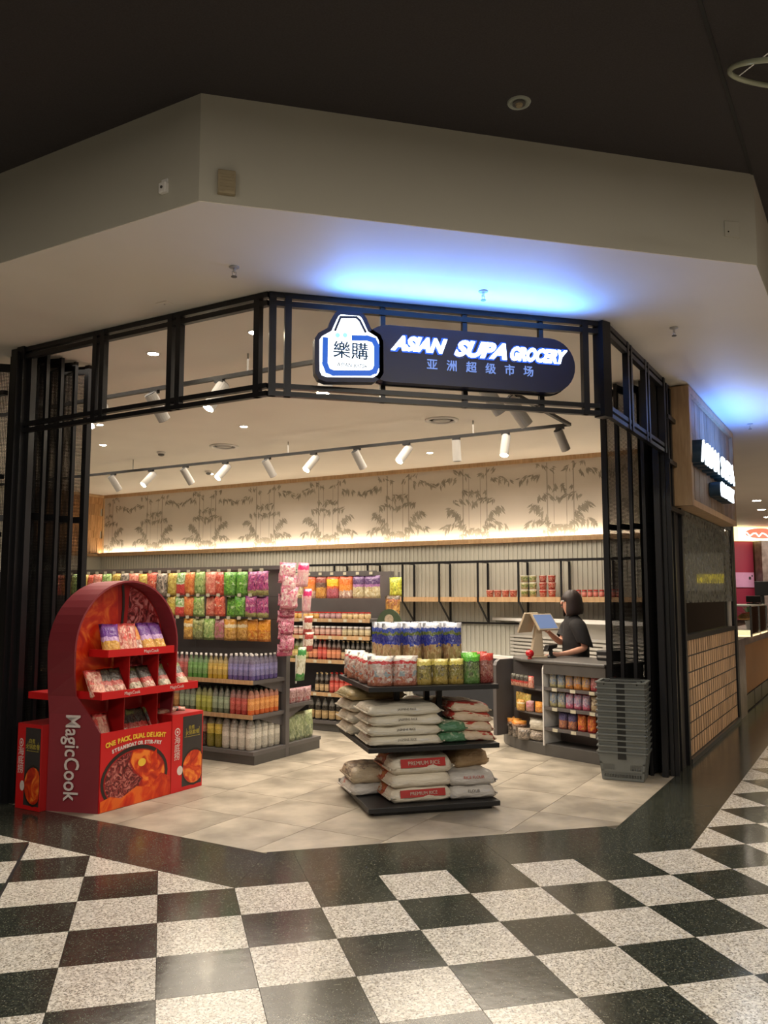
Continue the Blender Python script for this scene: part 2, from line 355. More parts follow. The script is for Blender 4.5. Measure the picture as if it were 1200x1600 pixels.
for i in range(-40, 60):
    for j in range(-50, 30):
        # column i spans x T*i..T*(i+1); row j spans y -T*(j+1)..-T*j
        x0, x1, y0, y1 = T * i, T * (i + 1), -T * (j + 1), -T * j
        if abs(x0) > 16 and x0 < 0: continue
        sq = [(x0, y0), (x1, y0), (x1, y1), (x0, y1)]; col = (i + j) % 2
        if y1 <= 1e-6: polys = [sq]
        else:
            polys = [clip(sq, NA, 0.0), clip(sq, NB, BB)]
        for poly in polys:
            if len(poly) < 3: continue
            cx = sum(p[0] for p in poly) / len(poly); cy = sum(p[1] for p in poly) / len(poly)
            if math.hypot(cx, cy) > 26: continue
            d = math.hypot(cx + 0.41, cy + 4.759)
            if near_view(cx, cy) and d < 8.2 and ntile < 295:
                ntile += 1
                if len(poly) == 4:
                    if col not in full:
                        full[col] = MB().prism(shrink([(-T / 2, -T / 2), (T / 2, -T / 2), (T / 2, T / 2), (-T / 2, T / 2)]), 'z', -TH, 0).mesh('tile', TILEB if col else TILEW)
                    o = link('tile', full[col], floor); o.location = (cx, cy, 0)
                else:
                    tilepoly(shrink(poly), TILEB if col else TILEW, 'tile', floor)
            else:
                far[col].prism(shrink(poly), 'z', -TH, 0)
stuff(far[0].build('distant_white_tiles', TILEW, floor)); stuff(far[1].build('distant_black_tiles', TILEB, floor))
# dark joint strip between two fields of the chequer
MB().box(-1.208, -1.192, -7, 1.15, -0.004, 0.0006).build('movement_joint', BLACKM, floor)
# black band around the shop: mitred slabs
GA, GB, GY = 0.571, -1.454, 0.595
for k in range(7):
    x0, x1 = T * k, T * (k + 1)
    poly = [(x0, 0), (x1, 0), (x1, GY), (x0, GY)]
    poly = clip(poly, (-math.sin(math.radians(67.5)), math.cos(math.radians(67.5))), 0)           # mitre on the left corner
    poly = clip(poly, (math.sin(math.radians(67.5)), math.cos(math.radians(67.5))), math.sin(math.radians(67.5)) * 2.8)
    if len(poly) >= 3: tilepoly(shrink(poly), BANDM, 'border_slab', floor)
def duv(a, b): p = W(a, b); return (p.x, p.y)
for k in range(22):                       # along the left side: a 0..GA
    b0, b1 = k * 0.6, (k + 1) * 0.6
    poly = [duv(0, b0), duv(GA, b0), duv(GA, b1), duv(0, b1)][::1]
    poly = clip(poly, (math.sin(math.radians(67.5)), -math.cos(math.radians(67.5))), 0)
    poly = clip(poly, (0, -1), 0)
    if len(poly) >= 3: tilepoly(shrink(poly), BANDM, 'border_slab', floor)
for k in range(30):                       # along the right side: b BB..GB
    a0, a1 = 1.98 + (k - 1) * 0.6, 1.98 + k * 0.6
    poly = [duv(a0, BB), duv(a1, BB), duv(a1, GB), duv(a0, GB)]
    poly = clip(poly, (-math.sin(math.radians(67.5)), -math.cos(math.radians(67.5))), -math.sin(math.radians(67.5)) * 2.8)
    poly = clip(poly, (0, -1), 0)
    if len(poly) >= 3: tilepoly(shrink(poly), BANDM, 'border_slab', floor)
# shop floor: 600 mm stone tiles set square to the back wall
U = 0.6; fullshop = None; restm = MB(); nshop = 0
for i in range(0, 13):
    for j in range(-3, 18):
        a0, a1, b0, b1 = GA + U * i, min(GA + U * (i + 1), 7.85), GB + U * (j + 3), min(GB + U * (j + 4), 10.1)
        if a0 > 7.8 or b0 > 10.05: continue
        poly = clip([duv(a0, b0), duv(a1, b0), duv(a1, b1), duv(a0, b1)], (0, -1), -GY)
        if len(poly) < 3: continue
        cx = sum(p[0] for p in poly) / len(poly); cy = sum(p[1] for p in poly) / len(poly)
        tilepoly(shrink(poly, 0.002), SHOPT, 'stone_tile', floor)

# ---------------------------------------------------------------- ceilings and fascia
ZS, ZC = 3.545, 4.12
FA, FB, FY = -0.615, -2.535, -0.585
poly = [duv(FA, 14), duv(FA, 0.21), (-0.28, FY), (3.005, FY), duv(30, FB), duv(30, 14)]
# soffit and shop ceiling are one slab
pl = [(-0.285, FY), (3.000, FY), duv(30, FB), duv(30, 14), duv(FA, 14)]
struct(MB().prism(pl, 'z', ZS, ZS + 0.03).build('ceiling', PLAST))
def wallseg(name, p, q, z0, z1, t, m):
    """vertical slab from p to q (2D), thickness t to the left of p->q"""
    p = Vector(p); q = Vector(q); d = (q - p).normalized(); n = Vector((-d.y, d.x)) * t
    pts = [tuple(p), tuple(q), tuple(q + n), tuple(p + n)]
    return struct(MB().prism(pts, 'z', z0, z1).build(name, m))
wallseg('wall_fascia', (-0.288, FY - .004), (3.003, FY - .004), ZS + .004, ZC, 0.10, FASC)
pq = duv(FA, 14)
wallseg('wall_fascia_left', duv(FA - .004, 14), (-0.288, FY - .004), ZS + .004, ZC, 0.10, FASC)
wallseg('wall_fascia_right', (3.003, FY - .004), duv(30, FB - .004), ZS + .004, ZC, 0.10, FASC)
cl = struct(MB().box(-22, 30, -14, 30, ZC, ZC + 0.1).build('ceiling_dark', DARKC))
# shadow-gap joint in the dark ceiling, running the way of the right fascia
g0 = W(-6, FB, 0); g1 = W(30, FB, 0)
MB().bar((g0.x, g0.y, ZC - 0.002), (g1.x, g1.y, ZC - 0.002), 0.016, 0.006).build('trim_joint', BLACKM, cl)
gA = W(-6, FB, 0)

# ---------------------------------------------------------------- shop walls
BW = 7.81; LWB = 10.07
back = struct(MB().prism([duv(BW, -1.44), duv(BW + 0.12, -1.44), duv(BW + 0.12, LWB + 0.1), duv(BW, LWB + 0.1)][::1], 'z', 0, ZS).build('wall_back', PAPER, fix=True))
lw = struct(MB().prism([duv(0.6, LWB), duv(BW, LWB), duv(BW, LWB + 0.12), duv(0.6, LWB + 0.12)], 'z', 0, ZS).build('wall_left', RIB, fix=True))
Ez = bpy.data.objects.new('wall_panelling', None); COL.objects.link(Ez); Ez.location = W(BW, 0, 0); Ez.rotation_euler = (0, 0, R45); struct(Ez)
# local frame of Ez: x = -b, y = +a (0 at the wall face)
ribs = MB()
xx = -LWB
ribs.box(-LWB, 1.42, -0.030, -0.018, 0.0, 2.335)
while xx < 1.38:
    ribs.box(xx, xx + 0.034, -0.044, -0.030, 0.0, 2.335); xx += 0.068
stuff(ribs.build('ribbed_panel', RIB, Ez))
MB().box(-LWB, 1.42, -0.11, 0.0, 2.335, 2.385).build('ledge', OAK, Ez)
MB().box(-LWB, 1.42, -0.11, -0.10, 2.385, 2.405).build('ledge_lip', OAK, Ez)
MB().box(-LWB, 1.42, -0.095, -0.07, 2.387, 2.405).build('led_strip', LEDM, Ez)
MB().box(-LWB, 1.42, -0.035, 0.0, 3.485, 3.545).build('top_trim', OAK, Ez)
MB().box(-LWB, -LWB + 0.04, -0.04, 0.0, 2.385, 3.49).build('corner_trim', OAK, Ez)
# wallpaper print: bamboo stalks and leaf sprays, flat on the paper
lf = MB(); st = MB(); rr = random.Random(5)
def leaf(x, z, ang, ln):
    dx, dz = math.cos(ang) * ln, math.sin(ang) * ln; w_ = ln * 0.12; nx, nz = -math.sin(ang) * w_, math.cos(ang) * w_
    y = -0.0022 - rr.random() * 0.0006
    lf.add([(x, y, z), (x + dx * .45 + nx, y, z + dz * .45 + nz), (x + dx, y, z + dz), (x + dx * .45 - nx, y, z + dz * .45 - nz)], [(0, 3, 2, 1)])
def spray(x, z, ang, n, ln, mir=1):
    for k in range(n):
        t = k / n; px = x + mir * math.cos(ang) * ln * 3.2 * t; pz = z + math.sin(ang) * ln * 3.2 * t - 0.5 * ln * t * t * 3.2
        for q in range(6):
            a2 = -0.25 - rr.random() * 1.5
            a3 = a2 if mir > 0 else math.pi - a2
            leaf(px + (rr.random() - .5) * .05, pz + (rr.random() - .5) * .05, a3, ln * (0.5 + 0.6 * rr.random()))
x = -10.0; per = 1.32
n = 0
while x < 0.2:
    for mir in (1, -1):
        cx = x + per * 0.5 + mir * per * 0.24
        spray(cx + mir * 0.14, 2.72, 1.0, 6, 0.14, -mir); spray(cx + mir * 0.20, 2.62, 0.4, 5, 0.14, -mir); spray(cx + mir * 0.02, 3.0, 0.3, 4, 0.12, mir)
        spray(cx + mir * 0.05, 3.30 + 0.04 * (n % 2), 0.2, 4, 0.12, -mir); spray(cx, 3.46, 0.0, 3, 0.10, mir)
        spray(cx + mir * 0.12, 2.50, 0.6, 5, 0.13, mir); spray(cx + mir * 0.16, 3.14, 0.2, 3, 0.11, mir)
        sx = cx + mir * 0.15
        st.box(sx, sx + 0.016, -0.0020, -0.001, 2.40, 3.47); st.box(sx + 0.10 * mir, sx + 0.10 * mir + 0.008, -0.0020, -0.001, 2.40, 3.40)
    n += 1; x += per
stuff(lf.build('leaf_print', LEAFP, Ez)); stuff(st.build('stalk_print', STALK, Ez))
# left wall: wood shingles above, pale below
Sh = bpy.data.objects.new('wall_shingles', None); COL.objects.link(Sh); Sh.location = W(BW, LWB, 0); Sh.rotation_euler = (0, 0, R45); struct(Sh)
shm = MB().prism([(-0.075, 0.02), (-0.06, 0.0), (0.06, 0.0), (0.075, 0.02), (0.075, 0.30), (-0.075, 0.30)], 'x', 0.0, 0.012)
shm = shm.mesh('shingle', SHING)
for r_ in range(5):
    for c_ in range(13):
        o = link('shingle', shm, Sh); o.location = (0.004 + 0.014 * rr.random(), -0.09 - 0.152 * c_ - (0.076 if r_ % 2 else 0), 2.39 + 0.22 * r_ + 0.02 * rr.random()); o.rotation_euler = (0, 0.03, 0)
MB().box(0, 0.05, -2.2, -0.0, 2.335, 2.385).build('ledge', OAK, Sh)
MB().box(0, 0.05, -2.2, -0.0, 3.49, 3.54).build('top_trim', OAK, Sh)
# ---------------------------------------------------------------- black steel portal over the shop opening
HF = thing('portal_frame', 'black steel portal frame of paired bars over the shop opening', 'frame')
ZR = (3.523, 3.468, 2.918, 2.866)
PA_ = Vector((0.210, 0.595, 0)); PB_ = Vector((2.645, 0.595, 0))
def up(p, z): return (p[0], p[1], z)
Lend = W(GA, 2.70); Lfar = W(GA, 7.5); Rend = W(4.10, GB); Rcor = W(2.29, GB)
for i, z in enumerate(ZR):
    h = 0.036 if i < 2 else 0.032
    MB().bar(up(PA_, z), up(PB_, z), 0.04, h).build('rail', BLACK, HF)
    MB().bar(up(PA_, z), up(Lend, z), 0.04, h).build('rail', BLACK, HF)
    MB().bar(up(PB_, z), up(Rend, z), 0.04, h).build('rail', BLACK, HF)
def upright(p, w_, z0=2.85, z1=3.54, rz=0.0, d=None):
    o = MB().box(-w_ / 2, w_ / 2, -(d or w_) / 2, (d or w_) / 2, z0, z1).build('upright', BLACK, HF); o.location = (p[0], p[1], 0); o.rotation_euler = (0, 0, rz)
for x in (0.235, 0.335, 2.477): upright((x, 0.595), 0.045)
for x in (0.978, 1.564, 2.137): upright((x, 0.605), 0.034)
upright((2.62, 0.60), 0.09, rz=0.4, z0=2.84)
for b in (0.36, 1.055, 1.135, 1.82, 1.90): upright(W(GA, b), 0.045, rz=R45)
for a in (2.85, 2.95, 3.42, 3.52): upright(W(a, GB), 0.045, rz=R45)
upright(W(4.10, GB), 0.06, rz=R45)

def dbox(mb, a0, a1, b0, b1, z0, z1):
    return mb.prism([duv(a0, b0), duv(a1, b0), duv(a1, b1), duv(a0, b1)], 'z', z0, z1)
def uvquads(name, quads, m, parent):
    me = bpy.data.meshes.new(name); vs = []; fs = []
    for q in quads: fs.append(tuple(range(len(vs), len(vs) + 4))); vs += q
    me.from_pydata(vs, [], fs); uv = me.uv_layers.new(name='UVMap')
    off = 0.0
    for k, q in enumerate(quads):
        wd = (Vector(q[1]) - Vector(q[0])).length; ht = (Vector(q[3]) - Vector(q[0])).length
        for c, (u_, v_) in enumerate(((0, 0), (wd, 0), (wd, ht), (0, ht))): uv.data[k * 4 + c].uv = (off + u_, v_)
        off += wd
    me.materials.append(m); me.update(); return link(name, me, parent)
def screen(label, pts, z0, z1, pm=None):
    """folded perforated steel screen: pts = zigzag plan points"""
    t = thing('mesh_screen', label, 'screen')
    for i, p in enumerate(pts):
        wp = 0.05 if i in (0, len(pts) - 1) else 0.03
        o = MB().box(-wp / 2, wp / 2, -wp / 2, wp / 2, z0, z1).build('stile', BLACK, t); o.location = (p[0], p[1], 0); o.rotation_euler = (0, 0, R45)
    for i in range(len(pts) - 1):
        p, q = pts[i], pts[i + 1]
        uvquads('perforated_leaf', [[(p[0], p[1], z0 + .02), (q[0], q[1], z0 + .02), (q[0], q[1], z1 - .02), (p[0], p[1], z1 - .02)]], pm or PERF, t)
        for z in (z0 + 0.05, z1 - 0.04, 2.2): MB().bar((p[0], p[1], z), (q[0], q[1], z), 0.022, 0.05 if z != z1 - .04 else .07).build('leaf_rail', BLACK, t)
    return t
zz = []
for k in range(9): zz.append(tuple(W(4.06 + (0.26 if k % 2 else 0), -0.93 - 0.058 * k)[:2]))
screen('folded perforated black steel shutter standing beside the shopping baskets', zz, 0.0, 3.53)
zz = [tuple(W(0.60 + 0.07 * k, 2.68 + (0.24 if k % 2 else 0))[:2]) for k in range(9)]
screen('folded perforated black steel shutter behind the red cardboard display', zz, 0.0, 3.53, PERF2)
zz = [tuple(W(GA + (0.20 if k % 2 else 0.03), 2.90 + 0.16 * k)[:2]) for k in range(14)]
t = screen('perforated black screen closing the shop side beyond the steel pier', zz, 0.0, 3.50, PERF2)
for z in (3.19, 2.51, 2.05): dbox(MB(), 0.51, 0.55, 2.90, 5.2, z - 0.018, z + 0.018).build('cross_bar', BLACK, t)
# piers
t = thing('steel_pier', 'black boxed steel pier between red display and perforated side screen', 'pier')
dbox(MB(), 0.53, 0.66, 2.70, 2.78, 0, 3.545).build('pier_post', BLACK, t)
dbox(MB(), 0.55, 0.75, 2.78, 2.88, 0, 3.545).build('pier_post', BLACKM, t)
dbox(MB(), 0.50, 0.54, 2.735, 2.755, 0, 3.50).build('guide_rail', BLACK, t)
t = thing('steel_pier', 'tall black panelled pier between the folded shutter and the glass window', 'pier')
dbox(MB(), 4.40, 4.66, GB + 0.0, GB + 0.30, 0, 3.545).build('pier_body', BLACKM, t)
dbox(MB(), 4.12, 4.40, GB + 0.0, GB + 0.035, 0, 3.545).build('pier_cheek', BLACKM, t)
dbox(MB(), 4.14, 4.17, GB - 0.04, GB - 0.002, 0, 3.5).build('guide_rail', BLACK, t)
dbox(MB(), 4.36, 4.42, GB - 0.02, GB - 0.002, 0, 3.5).build('guide_rail', BLACK, t)
dbox(MB(), 4.66, 4.74, GB - 0.03, GB + 0.20, 0, 3.545).build('pier_post', BLACK, t)
for z in (3.19, 2.78, 2.35): dbox(MB(), 4.13, 4.70, GB - 0.05, GB - 0.022, z - 0.02, z + 0.02).build('cross_bar', BLACK, t)

# ---------------------------------------------------------------- right-hand facade: window, slatted dado, shingled sign box
wr = struct(dbox(MB(), 4.74, 7.95, GB + 0.03, GB + 0.10, 0.0, 1.14).build('wall_right', BLACKM))
struct(dbox(MB(), 4.74, 7.95, GB + 0.0, GB + 0.10, 2.43, ZS).build('wall_right_upper', BLACKM))
struct(dbox(MB(), 7.95, 8.10, GB - 0.02, GB + 0.5, 0.0, ZS).build('wall_right_end', BLACKM))
win = struct(dbox(MB(), 4.78, 7.90, GB + 0.035, GB + 0.045, 1.19, 2.42).build('window_1', GLASS))
REFLM = perf('frosted_window_film', (.15, .155, .13), 0.05, 0.42, 0.5)  # speckled sheet over the pane, painted in place of reflections in the glass
_nt = REFLM.node_tree; _b = _nt.nodes['Principled BSDF']; _b.inputs['Metallic'].default_value = 0
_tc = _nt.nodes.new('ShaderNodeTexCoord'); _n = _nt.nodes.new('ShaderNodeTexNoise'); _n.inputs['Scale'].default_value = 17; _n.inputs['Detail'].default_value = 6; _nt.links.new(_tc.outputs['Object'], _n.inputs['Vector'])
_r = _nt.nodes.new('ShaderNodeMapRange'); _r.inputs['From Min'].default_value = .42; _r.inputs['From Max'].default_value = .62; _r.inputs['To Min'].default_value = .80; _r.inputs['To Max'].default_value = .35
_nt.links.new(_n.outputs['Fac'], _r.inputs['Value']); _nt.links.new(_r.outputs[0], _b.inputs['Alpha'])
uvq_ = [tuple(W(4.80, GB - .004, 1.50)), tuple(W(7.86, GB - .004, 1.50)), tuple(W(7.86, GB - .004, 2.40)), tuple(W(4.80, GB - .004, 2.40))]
uvquads('window_film', [uvq_], REFLM, win)
for a0, a1, z0, z1 in ((4.74, 7.95, 1.14, 1.19), (4.74, 7.95, 2.40, 2.45), (4.74, 4.79, 1.19, 2.40), (7.86, 7.95, 1.19, 2.40)):
    dbox(MB(), a0, a1, GB - 0.015, GB + 0.07, z0, z1).build('window_frame', BLACK, win)
dbox(MB(), 4.79, 7.86, GB + 0.06, GB + 0.30, 1.47, 1.50).build('window_shelf', CHROME, win)
dbox(MB(), 4.79, 7.86, GB + 0.28, GB + 0.30, 1.19, 1.47).build('window_backboard', BLACKM, win)
# small things on the window shelf
YEL = mat('yellow_card', (0.75, 0.55, 0.02), 0.5, noise=(9, 0.1)); WCARD = mat('white_card', (0.62, 0.58, 0.52), 0.5, noise=(9, 0.1))
for k, a in enumerate((5.4, 5.9, 6.4, 6.9)):
    t = thing('menu_box', ORD[k] + ' pale carton from the pier on the window ledge shelf', 'box', W(a, GB + 0.16, 1.50), R45, 'cartons on the window shelf')
    MB().box(-0.06, 0.06, -0.13, 0.13, 0, 0.24).build('carton', WCARD, t, bevel=0.004)
    MB().box(0.0602, 0.062, -0.10, 0.10, 0.03, 0.2).build('label', LEAFP, t)
    MB().box(-0.055, 0.055, -0.125, 0.125, 0.24, 0.25).build('lid', WCARD, t)
t = thing('hanging_card', 'yellow price card hanging inside the side window', 'sign', W(6.9, GB + 0.12, 1.95), R45)
MB().box(-0.004, 0.004, -0.26, 0.26, 0, 0.12).build('card', YEL, t); MB().box(-0.002, 0.002, -0.2, -0.19, 0.12, 0.45).build('cord', BLACK, t); MB().box(-0.002, 0.002, 0.19, 0.2, 0.12, 0.45).build('cord', BLACK, t)
# slats: seven courses
Sl = struct(dbox(MB(), 4.76, 7.93, GB + 0.0, GB + 0.03, 0.0, 1.14).build('wall_dado', BLACKM))
pitch = 3.13 / 24
slm = dbox(MB(), -pitch / 2 + .016, pitch / 2 - .016, -0.003, 0.0, -0.071, 0.071).mesh('slat', OAKV)
for r_ in range(7):
    for c_ in range(24):
        o = link('slat', slm, Sl); o.location = W(4.79 + pitch * (c_ + .5), GB - 0.001, 0.125 + 0.157 * r_)
dbox(MB(), 4.76, 7.97, GB - 0.035, GB, 0.0, 0.045).build('kick_plate', mat('kick_steel', (0.10, 0.10, 0.10), 0.35, 0.6, noise=(20, .3)), Sl)
# sign box
sb = thing('sign_box', 'timber framed sign box clad in grey shingles above the side window', 'sign')
B0 = -1.60
dbox(MB(), 4.52, 7.22, B0 + 0.03, GB - 0.002, 2.44, 3.50).build('backboard', BLACKM, sb)
dbox(MB(), 4.44, 4.52, B0 - 0.03, GB - 0.002, 2.40, 3.53).build('frame_stile', OAK, sb)
dbox(MB(), 7.14, 7.22, B0 - 0.03, GB - 0.002, 2.40, 3.53).build('frame_stile', OAK, sb)
dbox(MB(), 4.52, 7.14, B0 - 0.03, GB - 0.002, 2.40, 2.46).build('frame_rail', OAK, sb)
dbox(MB(), 4.52, 7.14, B0 - 0.03, GB - 0.002, 3.47, 3.53).build('frame_rail', OAK, sb)
GSH = wood('shingle_grey_brown', (0.20, 0.13, 0.08), (0.36, 0.25, 0.17), (10, 10, 1.2))
gm = dbox(MB(), -0.062, 0.062, -0.018, 0.0, 0, 0.36).mesh('shingle', GSH)
for r_ in range(3):
    for c_ in range(20):
        if 4.60 + 0.1295 * c_ > 7.10: continue
        o = link('shingle', gm, sb); o.location = W(4.60 + 0.1295 * c_, B0 + 0.028 - 0.004 * rr.random(), 2.455 + 0.335 * r_); o.rotation_euler = (0, 0, 0)
WLET = emis('sign_letters_white', (0.86, 0.95, 1.0), 9); WLET2 = emis('sign_letters_blue_white', (0.72, 0.86, 1.0), 7)
TEALSIDE = mat('letter_return_navy', (0.01, 0.04, 0.08), 0.4, noise=(9, .1))
D2v = (S2, S2, 0)
def letters_right(body, a, z, size, sx):
    p = W(a, B0 - 0.10, z)
    txt('letter_can', body, size, W(a, B0 - 0.055, z), (D2v, (0, 0, 1)), TEALSIDE, sb, ext=0.055, bold=0.010, fit=sx)
    txt('letter_face', body, size, W(a, B0 - 0.118, z), (D2v, (0, 0, 1)), WLET, sb, ext=0.003, bold=0.006, fit=sx - .01)
letters_right('ASIAN', 4.98, 2.905, 0.30, 1.0); letters_right('SUPA', 6.08, 2.905, 0.30, .92); letters_right('GROCERY', 6.0, 2.665, 0.20, .92)

# ---------------------------------------------------------------- main illuminated sign
NAVY = mat('sign_navy', (0.002, 0.004, 0.028), 0.40, noise=(5, 0.1)); BLUEF = emis('sign_blue_outline', (0.01, 0.10, 0.50), 0.9); MINT = emis('sign_mint_spot', (0.25, 0.95, 0.72), 1.4)
HALO = emis('letter_halo_blue', (0.02, 0.12, 0.85), 0.9); DIMW = emis('sign_small_characters', (0.16, 0.26, 0.62), 0.9); LOGOW = emis('logo_white_face', (0.90, 0.97, 1.0), 3.0)
sg = thing('shop_sign', 'illuminated navy capsule shop sign with white bag logo on the portal', 'sign')
def caps(x0, x1, zc, r, n=16):
    pts = []
    for i in range(n + 1):
        t = -math.pi / 2 + math.pi * i / n; pts.append((x1 - r + r * math.cos(t), zc + r * math.sin(t)))
    for i in range(n + 1):
        t = math.pi / 2 + math.pi * i / n; pts.append((x0 + r + r * math.cos(t), zc + r * math.sin(t)))
    return pts
MB().prism(caps(0.80, 2.335, 3.155, 0.192), 'y', 0.47, 0.565).build('capsule_case', NAVY, sg, fix=True)
MB().prism(caps(0.80, 2.345, 3.155, 0.198), 'y', 0.550, 0.570).build('back_tray', BLACK, sg, fix=True)
def lg(zx, zy):
    px, py = zx / 9.23 + 480, zy / 9.23 + 485
    return (0.495 + (px - 487) * 0.00434, 3.412 - (py - 0.084 * (px - 540) - 497) * 0.00436)
outl = [(60, 800), (60, 480), (110, 405), (240, 335), (300, 190), (345, 115), (400, 85), (690, 105), (750, 140), (790, 200), (855, 350), (985, 430), (1030, 520), (1035, 980), (990, 1060), (900, 1110), (220, 1090), (120, 1050), (70, 960)]
outl = [lg(*p) for p in outl]; cx_ = sum(p[0] for p in outl) / len(outl); cz_ = sum(p[1] for p in outl) / len(outl)
def inset(pts, d):
    out = []; n = len(pts)
    for i in range(n):
        p0, p1, p2 = Vector(pts[i - 1]), Vector(pts[i]), Vector(pts[(i + 1) % n])
        e1 = (p1 - p0).normalized(); e2 = (p2 - p1).normalized(); nn = Vector((-(e1.y + e2.y), e1.x + e2.x)).normalized()
        if nn.dot(Vector((cx_, cz_)) - p1) < 0: nn = -nn
        out.append(tuple(p1 + nn * d))
    return out
MB().prism(outl[::-1], 'y', 0.470, 0.55).build('logo_case', NAVY, sg, fix=True)
MB().prism(inset(outl, 0.032)[::-1], 'y', 0.464, 0.471).build('logo_face', LOGOW, sg, fix=True)
def pline(name, pts, wd, y0, y1, m):
    mb = MB()
    pts = [Vector((lg(*p)[0], 0, lg(*p)[1])) for p in pts]
    for i in range(len(pts) - 1):
        d = (pts[i + 1] - pts[i]).normalized(); nn = Vector((-d.z, 0, d.x)) * wd / 2; e = d * wd * 0.35
        a_, b_ = pts[i] - e, pts[i + 1] + e
        mb.prism([(q.x, q.z) for q in (a_ - nn, b_ - nn, b_ + nn, a_ + nn)], 'y', y0 - 0.00008 * i, y1)
    return mb.build(name, m, sg, fix=True)
pline('logo_bag_outline', [(205, 500), (200, 840), (240, 940), (320, 975), (830, 985), (900, 960), (930, 890), (930, 600), (890, 520), (800, 490), (600, 485)], 0.036, 0.460, 0.4645, BLUEF)
pline('logo_handle_line', [(340, 375), (415, 190), (640, 192), (690, 240), (770, 400)], 0.015, 0.460, 0.4645, NAVY)
for k, zx in enumerate((375, 480)):
    c = lg(zx, 445); MB().tube((c[0], 0.460, c[1]), (c[0], 0.4645, c[1]), 0.016, n=16).build('logo_spot', MINT, sg)
INK = mat('sign_ink_teal', (0.005, 0.06, 0.12), 0.5, noise=(9, .1))
XV = ((1, 0, 0), (0, 0, 1))
c = lg(560, 680); txt('logo_characters', '樂購', 0.120, (c[0], 0.4615, c[1]), XV, INK, sg, ext=0.001, bold=.0008)
txt('logo_characters', '樂購', 0.120, (c[0] + .0028, 0.4612, c[1] - .0015), XV, INK, sg, ext=0.001)
c = lg(580, 875); txt('logo_caption', 'ASIAN KITSR', 0.036, (c[0], 0.4615, c[1]), XV, INK, sg, ext=0.001, shear=0.2, bold=.0006)
for m_, y_, bo in ((HALO, 0.468, 0.016), (WLET2, 0.462, 0.0065)):  # blue halo of light drawn as larger glowing letters behind the white
    txt('sign_lettering', 'ASIAN', 0.125, (1.195, y_, 3.222), XV, m_, sg, ext=0.003, shear=0.38, bold=bo, fit=.385 + bo)
    txt('sign_lettering', 'SUPA', 0.142, (1.63, y_, 3.218), XV, m_, sg, ext=0.003, shear=0.38, bold=bo, fit=.37 + bo)
    txt('sign_lettering', 'GROCERY', 0.122, (2.06, y_, 3.212), XV, m_, sg, ext=0.003, shear=0.38, bold=bo, fit=.42 + bo)
for k, ch in enumerate('亚洲超级市场'):
    txt('sign_character', ch, 0.078, (1.285 + 0.139 * k, 0.4665, 3.095), XV, DIMW, sg, ext=0.002, bold=0.001)
for x in (0.99, 1.564, 2.137): MB().box(x - 0.012, x + 0.012, 0.56, 0.60, 3.0, 3.3).build('fixing_bracket', BLACK, sg)

# ---------------------------------------------------------------- ceiling fittings
def downlight(p, r, label, cat='ceiling light', lit=True, grp='recessed downlights in the shop ceiling', z=ZS):
    t = thing('downlight', label, cat, (p[0], p[1], z), 0, grp)
    ring = MB(); n = 24
    ring.lathe([(r * 0.78, -0.001), (r * 0.80, -0.006), (r, -0.006), (r * 1.03, 0.0)], n); ring.build('trim_ring', WHITE, t, smooth=False)
    MB().tube((0, 0, -0.0075), (0, 0, -0.0045), r * 0.74, n=n).build('lens', LAMPE if lit else CHAR, t)
    return t
dls = [(1.20, 1.965, 'over the opening, beside the second pair of uprights'), (1.185, 0.892, 'just behind the portal corner upright'), (3.888, 3.25, 'between the two lighting tracks'),
       (3.896, 5.632, 'above the far end of the snack gondola'), (3.865, 0.898, 'seen under the capsule sign'), (2.955, 4.623, 'over the snack gondola beside the folded shutter'), (6.6, 2.2, 'above the wall shelf'), (6.6, 6.2, 'near the shingled wall')]
for a, b, s_ in dls:
    downlight(W(a, b), 0.055, 'round recessed downlight ' + s_)
def diffuser(a, b, lab):
    t = thing('air_diffuser', lab, 'air vent', W(a, b, ZS), 0, 'round air diffusers in the shop ceiling')
    MB().lathe([(0.19, 0.0), (0.19, -0.012), (0.16, -0.02), (0.14, -0.012), (0.14, 0.0)], 32).build('outer_ring', WHITE, t, smooth=True)
    MB().lathe([(0.10, -0.001), (0.10, -0.012), (0.04, -0.016)], 24).build('inner_cone', LAMPB, t, smooth=True)
diffuser(4.738, 1.091, 'round white air diffuser in ceiling under the capsule sign'); diffuser(4.773, 4.324, 'round white air diffuser between track spotlights and snack gondola')
def detector(p, z, lab, r=0.06):
    t = thing('smoke_detector', lab, 'detector', (p[0], p[1], z))
    MB().lathe([(r, 0), (r, -0.015), (r * .85, -0.03)], 20).build('base', WHITE, t, smooth=False)
    MB().lathe([(r * .7, -0.028), (r * .7, -0.05), (r * .3, -0.06)], 16).build('sensor_head', CHAR, t, smooth=False)
detector(W(4.678, 5.368), ZS, 'smoke detector on shop ceiling above the far track'); detector(W(6.359, 6.025), ZS, 'small smoke detector near the bamboo wallpaper')
def sprinkler(p, z, lab, dz=1.0):
    t = thing('sprinkler', lab, 'sprinkler', (p[0], p[1], z), 0.5)
    MB().lathe([(0.032, 0), (0.030, -0.006), (0.012, -0.010)], 16).build('cover_plate', LAMPB, t)
    MB().tube((0, 0, -0.008), (0, 0, -0.035), 0.009, n=8).build('body', CHROME, t)
    mb = MB(); mb.bar((-.014, 0, -.03), (-.010, 0, -.06), .004); mb.bar((.014, 0, -.03), (.010, 0, -.06), .004); mb.build('frame_arm', CHROME, t)
    MB().lathe([(0.018, -0.060), (0.018, -0.064)], 10).build('deflector', CHAR, t)
sprinkler(W(0.13, 0.194), ZS, 'brass sprinkler head on the pale soffit near the portal corner')
sprinkler(W(2.674, -1.858), ZS, 'sprinkler head on the soffit above the side entrance')
sprinkler(W(1.267, -0.941), ZS, 'tiny sprinkler in the blue glow over the capsule sign')
